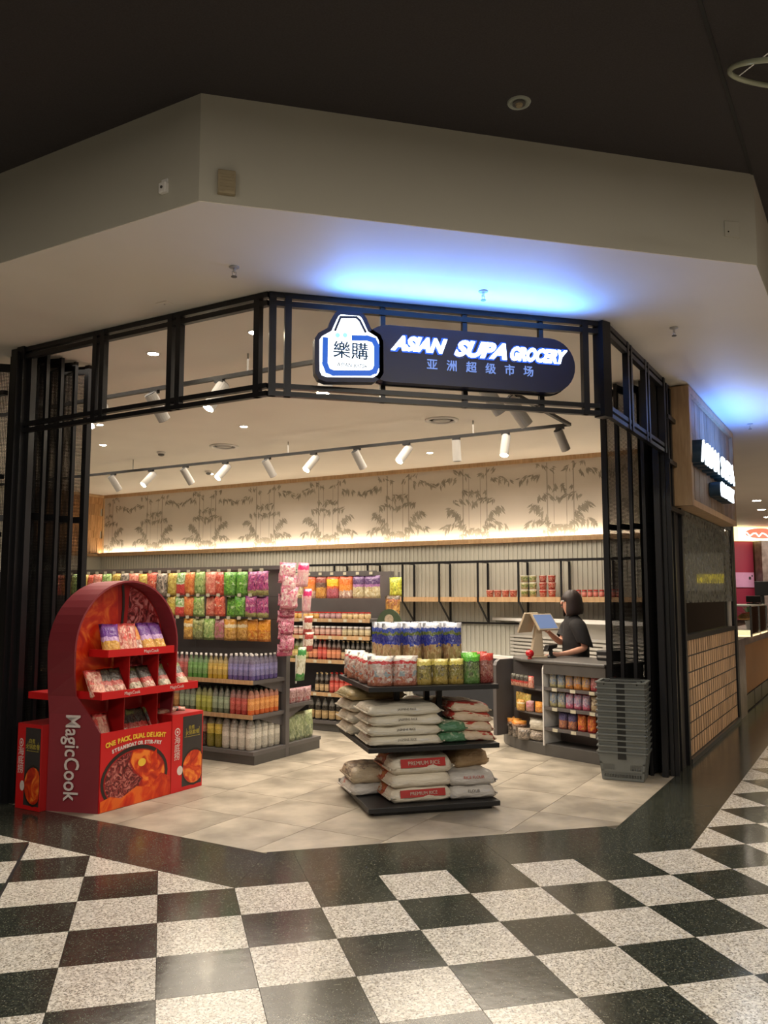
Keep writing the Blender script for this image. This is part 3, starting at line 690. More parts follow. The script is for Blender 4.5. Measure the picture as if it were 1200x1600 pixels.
sprinkler(W(6.728, -1.884), ZS, 'sprinkler in the blue glow beside the shingled sign box')
t = thing('ceiling_plate', 'small square blanking plate on soffit above left portal rail', 'plate', W(0.382, 1.022, ZS), R45)
MB().box(-0.05, 0.05, -0.035, 0.035, -0.006, 0).build('plate', PLAST, t, bevel=0.002); MB().tube((0, 0, -.009), (0, 0, -.006), .006, n=8).build('screw', CHROME, t)
# fascia fittings
BEI = mat('aged_beige_plastic', (0.33, 0.27, 0.17), 0.5, noise=(12, .2))
t = thing('speaker_box', 'aged beige square speaker box on the fascia next to the corner', 'speaker', (-0.152, FY, 3.652))
MB().box(-0.045, 0.045, -0.035, 0, -0.062, 0.062).build('casing', BEI, t, bevel=0.006)
for k in range(6): MB().box(-0.035, 0.035, -0.0375, -0.034, -0.045 + 0.016 * k, -0.039 + 0.016 * k).build('grille_bar', BEI, t)
t = thing('access_cover', 'painted-over square cover plate at the far end of the fascia', 'plate', (2.832, FY, 3.75))
MB().box(-0.052, 0.052, -0.012, 0, -0.048, 0.048).build('cover', FASC, t, bevel=0.003); MB().tube((-.03, -.015, -.02), (-.03, -.012, -.02), .005, n=8).build('screw', CHROME, t)
t = thing('alarm_sensor', 'small white sensor on the left fascia face near the corner', 'sensor', W(FA, 0.023, 3.668), R45)
MB().box(-0.024, 0.024, -0.03, 0, -0.028, 0.028).build('housing', WHITE, t, bevel=0.005); MB().tube((0, -.034, 0), (0, -.03, 0), .008, n=10).build('lens', CHAR, t); MB().box(-0.02, 0.02, -0.012, 0, 0.028, 0.05).build('mount', WHITE, t)
# dark ceiling fittings
t = thing('ceiling_eyeball', 'small round unlit ceiling fitting in the dark ceiling', 'ceiling light', (1.317, -0.924, ZC))
MB().lathe([(0.042, -0.001), (0.050, -0.008), (0.058, -0.008), (0.062, 0)], 24).build('trim_ring', mat('fitting_grey_green', (.30, .32, .27), .5, noise=(9, .1)), t)
MB().tube((0, 0, -.012), (0, 0, -.002), .034, n=16).build('lens', CHAR, t); MB().lathe([(0.02, -0.012), (0.016, -0.022)], 12).build('core', BEI, t)
t = thing('ring_pendant', 'curved glass ring lamp on the dark ceiling at the picture edge', 'ceiling light', (2.39, -1.755, ZC - 0.20)); t.rotation_euler = (math.radians(26), 0, 0)
mb = MB(); n = 40; R_, r_ = 0.36, 0.013; vs = []; fs = []
for i in range(n):
    for j in range(8):
        u_ = 2 * math.pi * i / n; v_ = 2 * math.pi * j / 8; vs.append(((R_ + r_ * math.cos(v_)) * math.cos(u_), (R_ + r_ * math.cos(v_)) * math.sin(u_), r_ * math.sin(v_)))
        fs.append((i * 8 + j, ((i + 1) % n) * 8 + j, ((i + 1) % n) * 8 + (j + 1) % 8, i * 8 + (j + 1) % 8))
mb.add(vs, fs); mb.build('glass_ring', mat('pale_green_glass', (.42, .45, .33), .15, noise=(6, .2)), t, smooth=True)
for k in range(3): MB().tube((R_ * math.cos(2.1 * k), R_ * math.sin(2.1 * k), 0), (R_ * math.cos(2.1 * k) * .3, R_ * math.sin(2.1 * k) * .3, 0.2), 0.004, n=8).build('standoff', CHROME, t)

# ---------------------------------------------------------------- lighting tracks and spotlights
ZT = 3.38
tr = thing('lighting_track', 'black ceiling track running the length of the shop in a rectangle', 'lighting track')
BR = -0.32
for p, q in ((W(4.95, 9.6), W(4.95, BR)), (W(4.95, BR), W(1.60, BR)), (W(1.60, BR), W(1.60, 7.0))):
    MB().bar(up(p, ZT), up(q, ZT), 0.036, 0.032).build('rail', BLACKM, tr)
for a, b in ((4.95, 0.8), (4.95, 3.4), (4.95, 6.2), (4.95, 8.8), (1.6, 1.3), (1.6, 3.9), (3.2, BR)):
    p = W(a, b); MB().tube(up(p, ZT), up(p, ZS), 0.008, n=6).build('suspension_rod', LAMPB, tr)
def spot(a, b, aim, lit, lab, drop=0.080, L=0.24, r=0.050, power=55):
    """aim: direction in (da, db, dz)"""
    p = W(a, b, ZT - 0.02); t = thing('track_spotlight', lab, 'spotlight', p, 0, 'white cylinder spotlights on the ceiling track')
    d = Vector(((aim[0] - aim[1]) * S2, (aim[0] + aim[1]) * S2, aim[2])).normalized()
    MB().box(-0.045, 0.045, -0.018, 0.018, -0.02, 0.004).build('adapter', BLACKM, t).rotation_euler = (0, 0, R45)
    MB().tube((0, 0, -0.02), (0, 0, -drop), 0.008, n=8).build('stem', BLACKM, t)
    c = Vector((0, 0, -drop - 0.01)); e = c + d * L * 0.72; s0 = c - d * L * 0.28
    MB().tube(s0, e, r, n=18).build('lamp_body', LAMPB, t)
    MB().tube(s0 - d * 0.006, s0, r * 0.9, n=18).build('back_cap', BLACKM, t)
    MB().tube(e, e + d * 0.003, r * 0.86, n=18).build('lens', LAMPE if lit else CHAR, t)
    if lit:
        l = bpy.data.lights.new('spot_beam', 'SPOT'); l.energy = power; l.color = WARM2; l.spot_size = math.radians(75); l.spot_blend = 0.8; l.shadow_soft_size = 0.04
        o = bpy.data.objects.new('spot_beam', l); COL.objects.link(o); o.location = p + e + d * 0.02; o.rotation_euler = d.to_track_quat('-Z', 'Y').to_euler()
    return t
bs = [6.605, 5.834, 5.169, 4.45, 3.732, 2.999, 2.35, 1.662, 1.011, 0.409, -0.213]
for i, b in enumerate(bs):
    lit = i in (1, 3, 5, 7, 9)
    aim = (-0.62, 0.22, -0.75) if lit else (0.55, -0.18, -0.82)
    if i == 8: aim = (0.1, 0, -1)
    if i == 9: aim = (-0.3, 0.0, -0.95)
    spot(4.95, b, aim, lit, ORD[i] + (' lit' if lit else ' unlit') + ' white spotlight along the far track, counted from the folded shutter', power=60)
for i, (b, aim, lit) in enumerate([(3.05, (-0.55, 0.0, -0.8), True), (2.35, (0.6, -0.1, -0.8), False), (1.60, (-0.5, 0.2, -0.85), True), (0.50, (-0.4, 0, -0.9), True)]):
    spot(1.60, b, aim, lit, ORD[i] + (' lit' if lit else ' unlit') + ' white spotlight on the near track behind the portal rails', L=0.26, r=0.055, power=45)
for i, a in enumerate((3.35, 2.75)):
    spot(a, BR, (0.45, -0.35, -0.7), False, ORD[i] + ' white spotlight on the short cross track behind the capsule sign', L=0.30, r=0.06)
# ---------------------------------------------------------------- packaging shapes
def bagmesh(name, w, h, t, m, seed=0, nx=6, nz=7, gusset=0.35, crimp=0.012):
    """upright pillow pack, front towards -y, standing on z = 0"""
    r = random.Random(seed); vs = []; fs = []
    def prof(u, p): return max(0.0, 1 - abs(2 * u - 1) ** p) ** 0.55
    idx = {}
    for side in (-1, 1):
        for k in range(nz + 1):
            v = k / nz
            pz = prof(gusset + v * (1 - gusset), 2.4) if v > 0.001 else prof(gusset, 2.4)
            if v > 0.93: pz = 0.0
            for i in range(nx + 1):
                u = i / nx; edge = (i in (0, nx)) or (k == nz)
                if edge and side == 1: idx[(side, k, i)] = idx[(-1, k, i)]; continue
                y = side * t / 2 * prof(u, 2.6) * pz
                pinch = 1 - 0.05 * prof(v, 2.0)
                x = (u - 0.5) * w * pinch
                if not edge: y += side * (r.random() - .5) * t * 0.12
                if k == nz: y += (r.random() - .5) * crimp
                idx[(side, k, i)] = len(vs); vs.append((x, y, v * h + (0.004 * (r.random() - .5) if k else 0)))
    for side in (-1, 1):
        for k in range(nz):
            for i in range(nx):
                q = (idx[(side, k, i)], idx[(side, k, i + 1)], idx[(side, k + 1, i + 1)], idx[(side, k + 1, i)])
                fs.append(q if side == -1 else q[::-1])
    fs.append(tuple([idx[(-1, 0, i)] for i in range(nx, -1, -1)] + [idx[(1, 0, i)] for i in range(1, nx)]))
    me = bpy.data.meshes.new(name); me.from_pydata(vs, [], fs); me.materials.append(m)
    for p in me.polygons: p.use_smooth = True
    me.update(); return me
def sackmesh(name, w, d, t, m, seed=0, nx=14, ny=10, plump=1.0):
    """sack lying flat: w along x, d along y, bottom at z = 0, sewn ends at +-x"""
    r = random.Random(seed); vs = []; fs = []; idx = {}
    def prof(u, p): return max(0.0, 1 - abs(2 * u - 1) ** (p * 1.9)) ** 0.5
    ph = [r.random() * 6 for _ in range(4)]
    for side in (0, 1):
        for j in range(ny + 1):
            for i in range(nx + 1):
                u, v = i / nx, j / ny; e = i in (0, nx) or j in (0, ny)
                if e and side: idx[(1, j, i)] = idx[(0, j, i)]; continue
                f = prof(u, 3.2) * prof(v, 3.2)
                x = (u - .5) * w * (1 - 0.05 * (1 - prof(v, 2))); y = (v - .5) * d * (1 - 0.07 * (1 - prof(u, 2)) + 0.03 * math.sin(u * 9 + ph[0]))
                wr_ = 0.06 * t * (math.sin(u * 14 + ph[1]) * math.sin(v * 9 + ph[2]))
                mid = t * 0.30
                z = mid + (t - mid) * f + wr_ * f if side else mid * (1 - min(1, f * 1.5))
                if e: z = mid + 0.1 * t * math.sin(u * 12 + v * 7 + ph[3])
                idx[(side, j, i)] = len(vs); vs.append((x, y, z))
    for side in (0, 1):
        for j in range(ny):
            for i in range(nx):
                q = (idx[(side, j, i)], idx[(side, j, i + 1)], idx[(side, j + 1, i + 1)], idx[(side, j + 1, i)])
                fs.append(q if side else q[::-1])
    me = bpy.data.meshes.new(name); me.from_pydata(vs, [], fs); me.materials.append(m)
    for p in me.polygons: p.use_smooth = True
    me.update(); return me
def bottle(name, r, h, liquid, labelc, capc, neck=0.36, lab=(0.18, 0.62), shape='pet', capr=0.42, rough=0.12):
    """returns a prototype builder: body mesh + label + cap"""
    n = 12
    body = [(r * .85, 0), (r, h * .04), (r, h * .42), (r * (.93 if shape == 'pet' else 1), h * .5), (r, h * (1 - neck)), (r * .75, h * (1 - neck * .6)), (r * .36, h * (1 - neck * .25)), (r * .34, h * .94)]
    if shape == 'jar': body = [(r * .9, 0), (r, h * .06), (r, h * .78), (r * .86, h * .84), (r * .84, h * .86)]
    bm_ = MB().lathe(body, n).mesh(name, liquid, True)
    l0, l1 = lab[0] * h, lab[1] * h
    lm = MB().lathe([(r * 1.015, l0), (r * 1.02, l0 + .001), (r * 1.02, l1 - .001), (r * 1.015, l1)], n).mesh('label', labelc, True)
    cr = r * (capr if shape != 'jar' else .95); c0 = h * .93 if shape != 'jar' else h * .84
    cm = MB().lathe([(cr, c0), (cr, h * .995), (cr * .9, h)], n).mesh('cap', capc, False)
    return (name, bm_, lm, cm)
def put_bottle(k, loc, label, group, rz=0.0):
    o = link(k[0], k[1]); o.location = loc; o.rotation_euler = (0, 0, rz); tag(o, label, 'bottle' if 'jar' not in k[0] else 'jar', group)
    link('label', k[2], o); link('cap', k[3], o); return o
def put(name, me, loc, rz, label, cat, group=None, rx=0.0, ry=0.0):
    o = link(name, me); o.location = loc; o.rotation_euler = (rx, ry, rz); return tag(o, label, cat, group)

def C(h):   # sRGB hex to linear
    return tuple((int(h[i:i + 2], 16) / 255) ** 2.2 for i in (0, 2, 4))
PK = {}
def pk(key, bands, spot=None, **kw):
    PK[key] = packmat('pack_' + key, [(p, C(c)) for p, c in bands], spot=(spot[0], spot[1], C(spot[2]), C(spot[3])) if spot else None, **kw)
pk('purple', [(0, 'a0a060'), (.25, 'a03080'), (.5, 'd9a0b8'), (.62, '8a2a7c')], (.2, .9, 'c8508c', '6a1a5c'))
pk('green', [(0, '4f8f28'), (.45, 'b9d99a'), (.56, '4fa028')], (.1, .95, '7cc040', '2f7420'))
pk('red', [(0, 'c84030'), (.5, 'f0c8b0'), (.6, 'd04838')], (.1, .95, 'e87858', 'b83028'))
pk('salmon', [(0, 'd86858'), (.5, 'eca088'), (.75, 'e07860')], (.1, .95, 'f0a890', 'd05848'))
pk('lime', [(0, '7a9a50'), (.4, 'a8c070'), (.7, '78a840')], (.1, .95, '5c8838', 'c8d890'))
pk('orange', [(0, 'd87030'), (.5, 'e89048'), (.7, 'e07028')], (.1, .95, 'f0a050', 'd05820'))
pk('melon', [(0, 'd03838'), (.48, 'c8d8b0'), (.56, '78b050')], (.6, .95, 'e8f0d0', '58a048'))
pk('yellow', [(0, 'c0a838'), (.5, 'd8c048'), (.75, 'c89830')], (.1, .95, 'e0d070', 'a88028'))
pk('greymix', [(0, '787068'), (.4, '484440'), (.7, '988878')], (.1, .95, 'b8a898', '302c2c'))
pk('pinkbag', [(0, 'a07868'), (.4, 'c06078'), (.8, 'c898a0')], (.1, .8, 'd08098', '987048'))
pk('gold', [(0, 'b88838'), (.4, 'd8a848'), (.6, 'e8d8b0'), (.75, 'd09028')], (.1, .5, 'e8b860', 'a87028'))
pk('brightgold', [(0, 'd07818'), (.5, 'f0a020'), (.8, 'e89018')], (.1, .45, 'f0b848', 'b86018'))
pk('olive', [(0, '788050'), (.4, '98a868'), (.8, 'b8c080')], (.1, .8, 'a8a860', '607040'))
pk('hotorange', [(0, 'a85868'), (.4, 'd86020'), (.55, 'f0c020'), (.85, 'd84818')], (.0, .45, 'c06070', '983848'))
pk('noodle', [(0, 'c8a890'), (.3, 'e08830'), (.6, 'e07020'), (.85, 'd04820')], (.0, .35, 'f0e0d0', '904838'))
pk('violet', [(0, 'c8b890'), (.5, 'a068a0'), (.62, '503068'), (.85, '6a4880')], (.0, .5, 'e0d8b8', 'b09860'))
pk('brownnood', [(0, 'c88830'), (.45, '604038'), (.7, '883830')], (.0, .5, 'e0a848', 'a06020'))
pk('pinkstrip', [(0, 'b83868'), (.5, 'e07898'), (.8, 'd04880')], (.1, .95, 'f0b0c0', '9a2850'))
pk('pinkbig', [(0, 'e0889a'), (.5, 'f0d0c8'), (.75, 'e86890')], (.1, .9, 'f8e8e0', 'd04878'))
pk('hotpink', [(0, 'f0b0b8'), (.7, 'e81878'), (.9, 'f090b0')], (.1, .6, 'f8e0d8', 'd890a0'))
pk('redwhite', [(0, 'a82828'), (.3, 'f0e0d0'), (.65, 'b03030'), (.9, 'e0d0c0')], (.3, .6, 'f8f0e0', 'c8a080'))
pk('greenwhite', [(0, '308838'), (.2, 'e8e8d0'), (.65, 'd0e0b8'), (.75, '209040'), (.92, 'e0e8d0')], (.2, .6, 'f0f0e0', 'a8a070'))
pk('greenclear', [(0, '788868'), (.5, '90a070'), (.8, 'a8b080')], (.0, .9, '687a50', 'b8c098'))
pk('palepink', [(0, 'a85860'), (.4, 'b89090'), (.8, 'a07078')], (.0, .9, 'd0b0b0', '885058'))
pk('blueprint', [(0, 'a89060'), (.40, '1838b0'), (.52, '0c2898'), (.68, '586820'), (.76, '2848a8'), (.86, 'd8dce8')], (.05, .46, 'd8c090', 'a87850'), rough=.22)
pk('crisp', [(0, 'b87058'), (.3, '90a0a8'), (.5, 'c8b8b0'), (.72, 'c03038'), (.82, 'e8e0d8')], (.1, .7, 'd8d0c8', 'a85040'), rough=.18)
pk('chipyellow', [(0, 'a89040'), (.3, '88803c'), (.6, '686030'), (.75, 'e0d060'), (.9, 'f0e088')], (.2, .7, '585030', 'b0a050'), rough=.22)
pk('chipgreen', [(0, '508038'), (.5, '385828'), (.75, '50c020'), (.9, '70e038')], (.2, .7, '405030', '88a860'), rough=.22)
pk('chipred', [(0, '802020'), (.3, 'a86058'), (.55, '905048'), (.75, 'd83028'), (.9, 'e84838')], (.2, .7, '782828', 'c08878'), rough=.22)
pk('lemonbag', [(0, 'a8a018'), (.5, 'd0c828'), (.8, 'a0b020')], (.1, .9, 'e0e048', '809018'))
pk('brownbag', [(0, '504028'), (.35, 'c89040'), (.6, '985028'), (.85, '504030')], (.2, .8, 'e0a848', '783820'))
pk('packred', [(0, 'b89078'), (.30, 'b82018'), (.5, '14100e'), (.8, '30301c')], (.0, .34, 'd0a088', '903828'))
pk('packgreen', [(0, 'b0a080'), (.32, 'a02818'), (.5, '141210'), (.78, '586830')], (.0, .34, 'c8b8a0', '605838'))
pk('packorange', [(0, 'a87868'), (.4, 'e08818'), (.85, 'e09828')], (.0, .4, 'e8d8c8', '903828'))
pk('packviolet', [(0, 'd8a040'), (.4, 'c8a0d8'), (.55, '6a2898'), (.85, '702090')], (.0, .4, 'e8b848', 'c08030'))
pk('packpink', [(0, 'd89880'), (.4, 'e05048'), (.8, 'd84848')], (.0, .9, 'f0c0a8', 'b02828'))
pk('canblue', [(0, 'b0a878'), (.35, '8098b0'), (.7, '6888b0'), (.9, 'c0b080')], (.2, .9, 'c8c0a0', '5070a0'))
pk('canorange', [(0, 'd08028'), (.35, 'a89098'), (.7, 'e0a050'), (.9, 'd07828')], (.2, .9, '8088a0', 'e0a848'))
pk('canred', [(0, 'a82838'), (.35, 'b07078'), (.7, 'c03040'), (.9, 'a02030')], (.2, .9, 'e0a0a0', '801828'))
pk('canpink', [(0, 'c85878'), (.35, '9898b8'), (.7, 'd07088'), (.9, 'c04868')], (.2, .9, 'd8c0c8', '9068a0'))
pk('cangold', [(0, 'b09870'), (.35, '604838'), (.7, 'b8a078'), (.9, 'a08860')], (.2, .9, 'e0d0b0', '503028'))
pk('packblue', [(0, 'a86048'), (.5, '484078'), (.8, '38306a')], (.0, .45, 'd08850', '684050'))
pk('packfire', [(0, 'c82818'), (.45, 'e07018'), (.6, 'c83018'), (.85, 'd84018')], (.1, .9, 'f09828', 'b02010'))
pk('cupred', [(0, 'c03028'), (.45, 'e07058'), (.6, 'c82820'), (.9, 'f0e0d0')], (.1, .8, 'f0b0a0', 'a01818'))
pk('cupgreen', [(0, 'c8b088'), (.4, '70a048'), (.7, 'd8d8a8'), (.9, 'e8e8d0')], (.2, .8, 'e8e0a8', '408038'))
def bag(key, w, h, t, seed=0, **kw): return bagmesh('snack_bag', w, h, t, PK[key], seed, **kw)

# ---------------------------------------------------------------- near gondola with snacks and drinks
G1 = thing('gondola_shelf', 'double-sided grey steel gondola holding hanging snacks and bottled drinks', 'shelf', W(2.62, 2.01), R45)
L1 = 5.2    # local: x runs 0 .. -L1 (towards greater b), y = depth 0 .. 1.10
MB().box(-L1, 0, 0.02, 0.49, 0.0, 0.085).build('kick_base', CHAR, G1); MB().box(-L1, 0, 0.0, 0.50, 0.085, 0.12).build('base_deck', GREYM, G1)
MB().box(-L1, 0, 0.56, 1.08, 0.0, 0.085).build('kick_base', CHAR, G1); MB().box(-L1, 0, 0.55, 1.10, 0.085, 0.12).build('base_deck', GREYM, G1)
MB().box(-L1, -0.01, 0.505, 0.545, 0.05, 1.86).build('back_panel', GREYM, G1)
MB().box(-L1, -0.01, 0.46, 0.50, 1.83, 1.87).build('top_rail', GREYM, G1)
for x in (-0.03, -1.23, -2.43, -3.63, -4.83): MB().box(x - 0.03, x + 0.03, 0.495, 0.555, 0, 1.87).build('post', GREYM, G1)
for z in (0.77, 0.45):
    MB().box(-L1, -0.02, 0.01, 0.50, z - 0.035, z).build('shelf_board', GREYM, G1)
    MB().box(-L1, -0.02, 0.0, 0.012, z - 0.035, z + 0.004).build('price_rail', OAK, G1)
    mb = MB(); mb.prism([(0.10, z - .035), (0.50, z - .15), (0.50, z - .035)], 'x', -0.05, -0.045); mb.build('shelf_bracket', GREYM, G1, fix=True)
MB().box(-L1, -0.02, 0.55, 0.98, 0.46, 0.495).build('shelf_board', GREYM, G1)
MB().prism([(0.555, .34), (0.90, .455), (0.555, .455)], 'x', -0.05, -0.045).build('shelf_bracket', GREYM, G1, fix=True)
TK = mat('price_ticket_card', (0.60, 0.56, 0.42), 0.6, noise=(40, .2))
tkm = MB().box(-0.022, 0.022, -0.002, 0.0, 0, 0.032).mesh('price_ticket', TK); hkm = MB().bar((0, 0, 0), (0, .26, 0), 0.005).mesh('hook', CHROME)
rows = [(1.575, 0.225, ['purple', 'purple', 'green', 'green', 'red', 'salmon', 'lime', 'orange', 'melon', 'yellow', 'greymix', 'red', 'yellow', 'salmon', 'greymix', 'yellow', 'lime', 'salmon', 'red', 'yellow', 'lime', 'orange', 'salmon'], 'top'),
        (1.360, 0.195, ['purple', 'purple', 'green', 'green', 'red', 'salmon', 'lime', 'orange', 'melon', 'yellow', 'greymix', 'salmon', 'orange', 'yellow'], 'middle'),
        (1.125, 0.205, ['brightgold', 'brightgold', 'gold', 'gold', 'pinkbag', 'lime', 'olive', 'gold', None, 'pinkbag', 'olive', 'salmon'], 'third')]
dsc = dict(purple='purple grape', green='green', red='red', salmon='salmon pink', lime='lime green', orange='orange', melon='red and green melon', yellow='yellow', greymix='grey and white',
           pinkbag='dusty pink', gold='pale gold', brightgold='bright orange gold', olive='olive')
cache = {}
for z0, hh, kinds, rn in rows:
    cnt = {}
    bb = 2.13
    for i, k in enumerate(kinds):
        if k:
            key = (k, hh, i % 2)
            if key not in cache: cache[key] = bag(k, 0.160, hh * 1.04, 0.080, seed=len(cache), gusset=.3)
            put('snack_bag', cache[key], W(2.88 + 0.04 * rr.random(), bb + (rr.random() - .5) * .02, z0 + (rr.random() - .5) * .012), R45 + (rr.random() - .5) * .3, f"{dsc[k]} snack bag, {ORD[i]} from the pink strips in the {rn} hanging row", 'snack bag', 'hanging snack bags on the near gondola', rx=0.03)
        hz = z0 + hh + 0.004
        o = link('hook', hkm, G1); o.location = (-(bb - 2.01), 0.24, hz); o = link('price_ticket', tkm, G1); o.location = (-(bb - 2.01), 0.235, hz)
        bb += 0.137
# drinks
def lq(n, c, **k):
    c_ = C(c); p_ = tuple(.5 * x + .5 * g for x, g in zip(c_, (.30, .29, .26)))
    return packmat('liquid_' + n, [(0, c_), (.66, p_), (.8, tuple(.6 * x for x in p_))], rough=.12, mixin=.10)
def pl(n, c): return packmat('label_' + n, [(0, C(c)), (.5, tuple(min(1, x * 1.3 + .05) for x in C(c))), (.75, C(c))], rough=.35, mixin=.28)
WCAP = mat('cap_white', C('e8e4e0'), 0.35, noise=(20, .05)); DCAP = mat('cap_dark', C('1c2a20'), 0.35, noise=(20, .1)); RCAP = mat('cap_red', C('b02820'), .35, noise=(20, .1)); GCAP = mat('cap_teal', C('306860'), .35, noise=(20, .1)); BCAP = mat('cap_black', C('181414'), .35, noise=(20, .1)); YCAP = mat('cap_cream', C('c8b080'), .35, noise=(20, .1))
def make_run(kinds, a_rows, b0, pitch, z, where, group, end='the gondola end post'):
    """kinds: list of (bottle kind, description, count); columns run away from the open end"""
    col = 0
    for kd, desc, n in kinds:
        for c_ in range(n):
            for ri, a in enumerate(a_rows[:(6 if col < 1 else (3 if ri_max(col) else 2))]):
                b = b0 + pitch * col + (rr.random() - .5) * .004
                rowt = 'front row' if ri == 0 else ORD[ri] + ' row'
                put_bottle(kd, W(a + (rr.random() - .5) * .004, b, z), f"{desc}, {where}, {ORD[col]} from end post, {rowt}", group, rz=rr.random())
            col += 1
def ri_max(c): return c < 5
B_purple = bottle('drink_bottle', .030, .245, lq('purple', '5a4a90'), pl('violet', '7c78b8'), WCAP, neck=.30)
B_yel = bottle('drink_bottle', .029, .235, lq('yellow', 'c8a830'), pl('yellow', 'd8b848'), WCAP, neck=.45)
B_grn = bottle('drink_bottle', .029, .235, lq('green', '58a048'), pl('green', '70b058'), WCAP, neck=.45)
B_pnk = bottle('drink_bottle', .029, .235, lq('pink', 'c86870'), pl('pink', 'd05858'), WCAP, neck=.45)
ar = [2.655 + .068 * i for i in range(6)]
make_run([(B_purple, 'purple drink bottle with white cap', 5), (B_yel, 'yellow drink bottle with white cap', 4), (B_grn, 'green drink bottle with white cap', 4), (B_pnk, 'pink drink bottle with white cap', 5)], ar, 2.065, .064, .771, 'top drinks shelf', 'bottled drinks on the top drinks shelf')
B_or = bottle('drink_bottle', .032, .245, lq('orange', 'd86018'), pl('orange', 'e89030'), DCAP, neck=.28)
B_rd = bottle('drink_bottle', .032, .245, lq('red', '981818'), pl('red', 'b82818'), DCAP, neck=.28)
B_cl = bottle('drink_bottle', .032, .250, lq('clear_green', '50604c'), pl('pale_green', '88a080'), DCAP, neck=.34)
B_lm = bottle('drink_bottle', .032, .245, lq('lime', '98a028'), pl('lime', 'b0b838'), DCAP, neck=.30)
B_am = bottle('drink_bottle', .032, .245, lq('amber', '985818'), pl('amber', 'b88030'), DCAP, neck=.32)
ar = [2.66 + .073 * i for i in range(6)]
make_run([(B_or, 'orange drink bottle with dark cap', 1), (B_rd, 'red drink bottle with dark cap', 3), (B_cl, 'clear green drink bottle with dark cap', 3), (B_lm, 'lime yellow drink bottle with dark cap', 3), (B_cl, 'pale green drink bottle with dark cap', 3), (B_am, 'amber drink bottle with dark cap', 2)], ar, 2.075, .072, .451, 'lower drinks shelf', 'bottled drinks on the lower drinks shelf')
B_wh = bottle('drink_bottle', .043, .305, lq('cloudy', 'b0aca0'), pl('white', 'c8c4b8'), GCAP, neck=.26, lab=(.1, .66))
B_yw = bottle('drink_bottle', .043, .305, lq('dark_yellow', '787018'), pl('bright_yellow', 'd0b818'), YCAP, neck=.26, lab=(.42, .72))
B_ck = bottle('drink_bottle', .043, .305, lq('cola', '3a1c14'), pl('brick', '985038'), YCAP, neck=.28, lab=(.45, .68))
ar = [2.69 + .095 * i for i in range(6)]
make_run([(B_wh, 'large cloudy white teal-capped bottle', 4), (B_yw, 'large yellow-labelled bottle', 2), (B_ck, 'large dark cola bottle', 2), (B_yw, 'large olive yellow bottle', 2)], ar, 2.10, .096, .121, 'base deck', 'large bottles on the gondola base')
# packs on the far side of the near gondola, seen past its end post
me = bagmesh('snack_bag', .15, .15, .06, PK['palepink'], 5)
for k in range(3): put('snack_bag', me, W(3.28 + .13 * k, 2.08, .496), R45 + 1.57, f'pale pink packet, {ORD[k]} from the end post on the far-side shelf', 'snack bag', 'packets on the far side of the gondola end', rx=.15)
me = bagmesh('snack_bag', .19, .27, .09, PK['greenclear'], 6)
for k in range(3): put('snack_bag', me, W(3.29 + .15 * k, 2.10, .121), R45 + 1.57, f'bulging green packet, {ORD[k]} from the end post on the far-side base', 'snack bag', 'packets on the far side of the gondola end')
# strips hanging on the gondola end
def strip(a, b, z1, z0, label, key, n, w_, h_, t_, lab2, lean=0.1):
    s_ = thing('clip_strip', label, 'hanging strip', W(a, b, z1), R45)
    MB().box(-.004, .0, -.012, .012, -(z1 - z0), 0).build('strip', WHITE, s_); MB().bar((-0.05, 0, -.01), (0.0, 0, -.01), .006).build('hook', CHROME, s_)
    me = bagmesh('snack_bag', w_, h_, t_, PK[key], 11 + n)
    step = (z1 - z0 - h_ * .5) / max(1, n - 1) if n > 1 else 0
    for k in range(n):
        put('snack_bag', me, W(a + (rr.random() - .5) * .01, b - .040 - .012 * (k % 3), z1 - h_ * .75 - step * k), R45 + 1.57 + (rr.random() - .5) * .3, f'{lab2}, {ORD[k]} from the top of its strip', 'snack bag', lab2 + 's on the gondola end', rx=lean)
strip(2.98, 1.97, 1.56, 1.02, 'white clip strip of pink sweets packets at the gondola end', 'pinkstrip', 10, .22, .115, .07, 'small shiny pink sweets packet')
strip(2.96, 1.94, 1.84, 1.50, 'short clip strip with big pale pink bags at gondola end', 'pinkbig', 3, .25, .20, .10, 'big pale pink bag')
strip(3.26, 1.98, 1.84, 1.62, 'clip strip of hot pink topped bags by the gondola top', 'hotpink', 1, .24, .24, .07, 'hot pink topped bag')
strip(3.34, 1.98, 1.58, 1.34, 'clip strip holding pink and white tall packet', 'hotpink', 1, .14, .24, .05, 'slim hot pink and white packet')
strip(3.36, 1.98, 1.32, 1.06, 'clip strip of red and white packets on gondola end', 'redwhite', 2, .15, .19, .05, 'red and white packet')
strip(3.24, 1.98, 0.98, 0.70, 'clip strip of green and white packets low on gondola end', 'greenwhite', 1, .16, .33, .05, 'tall green and white packet')

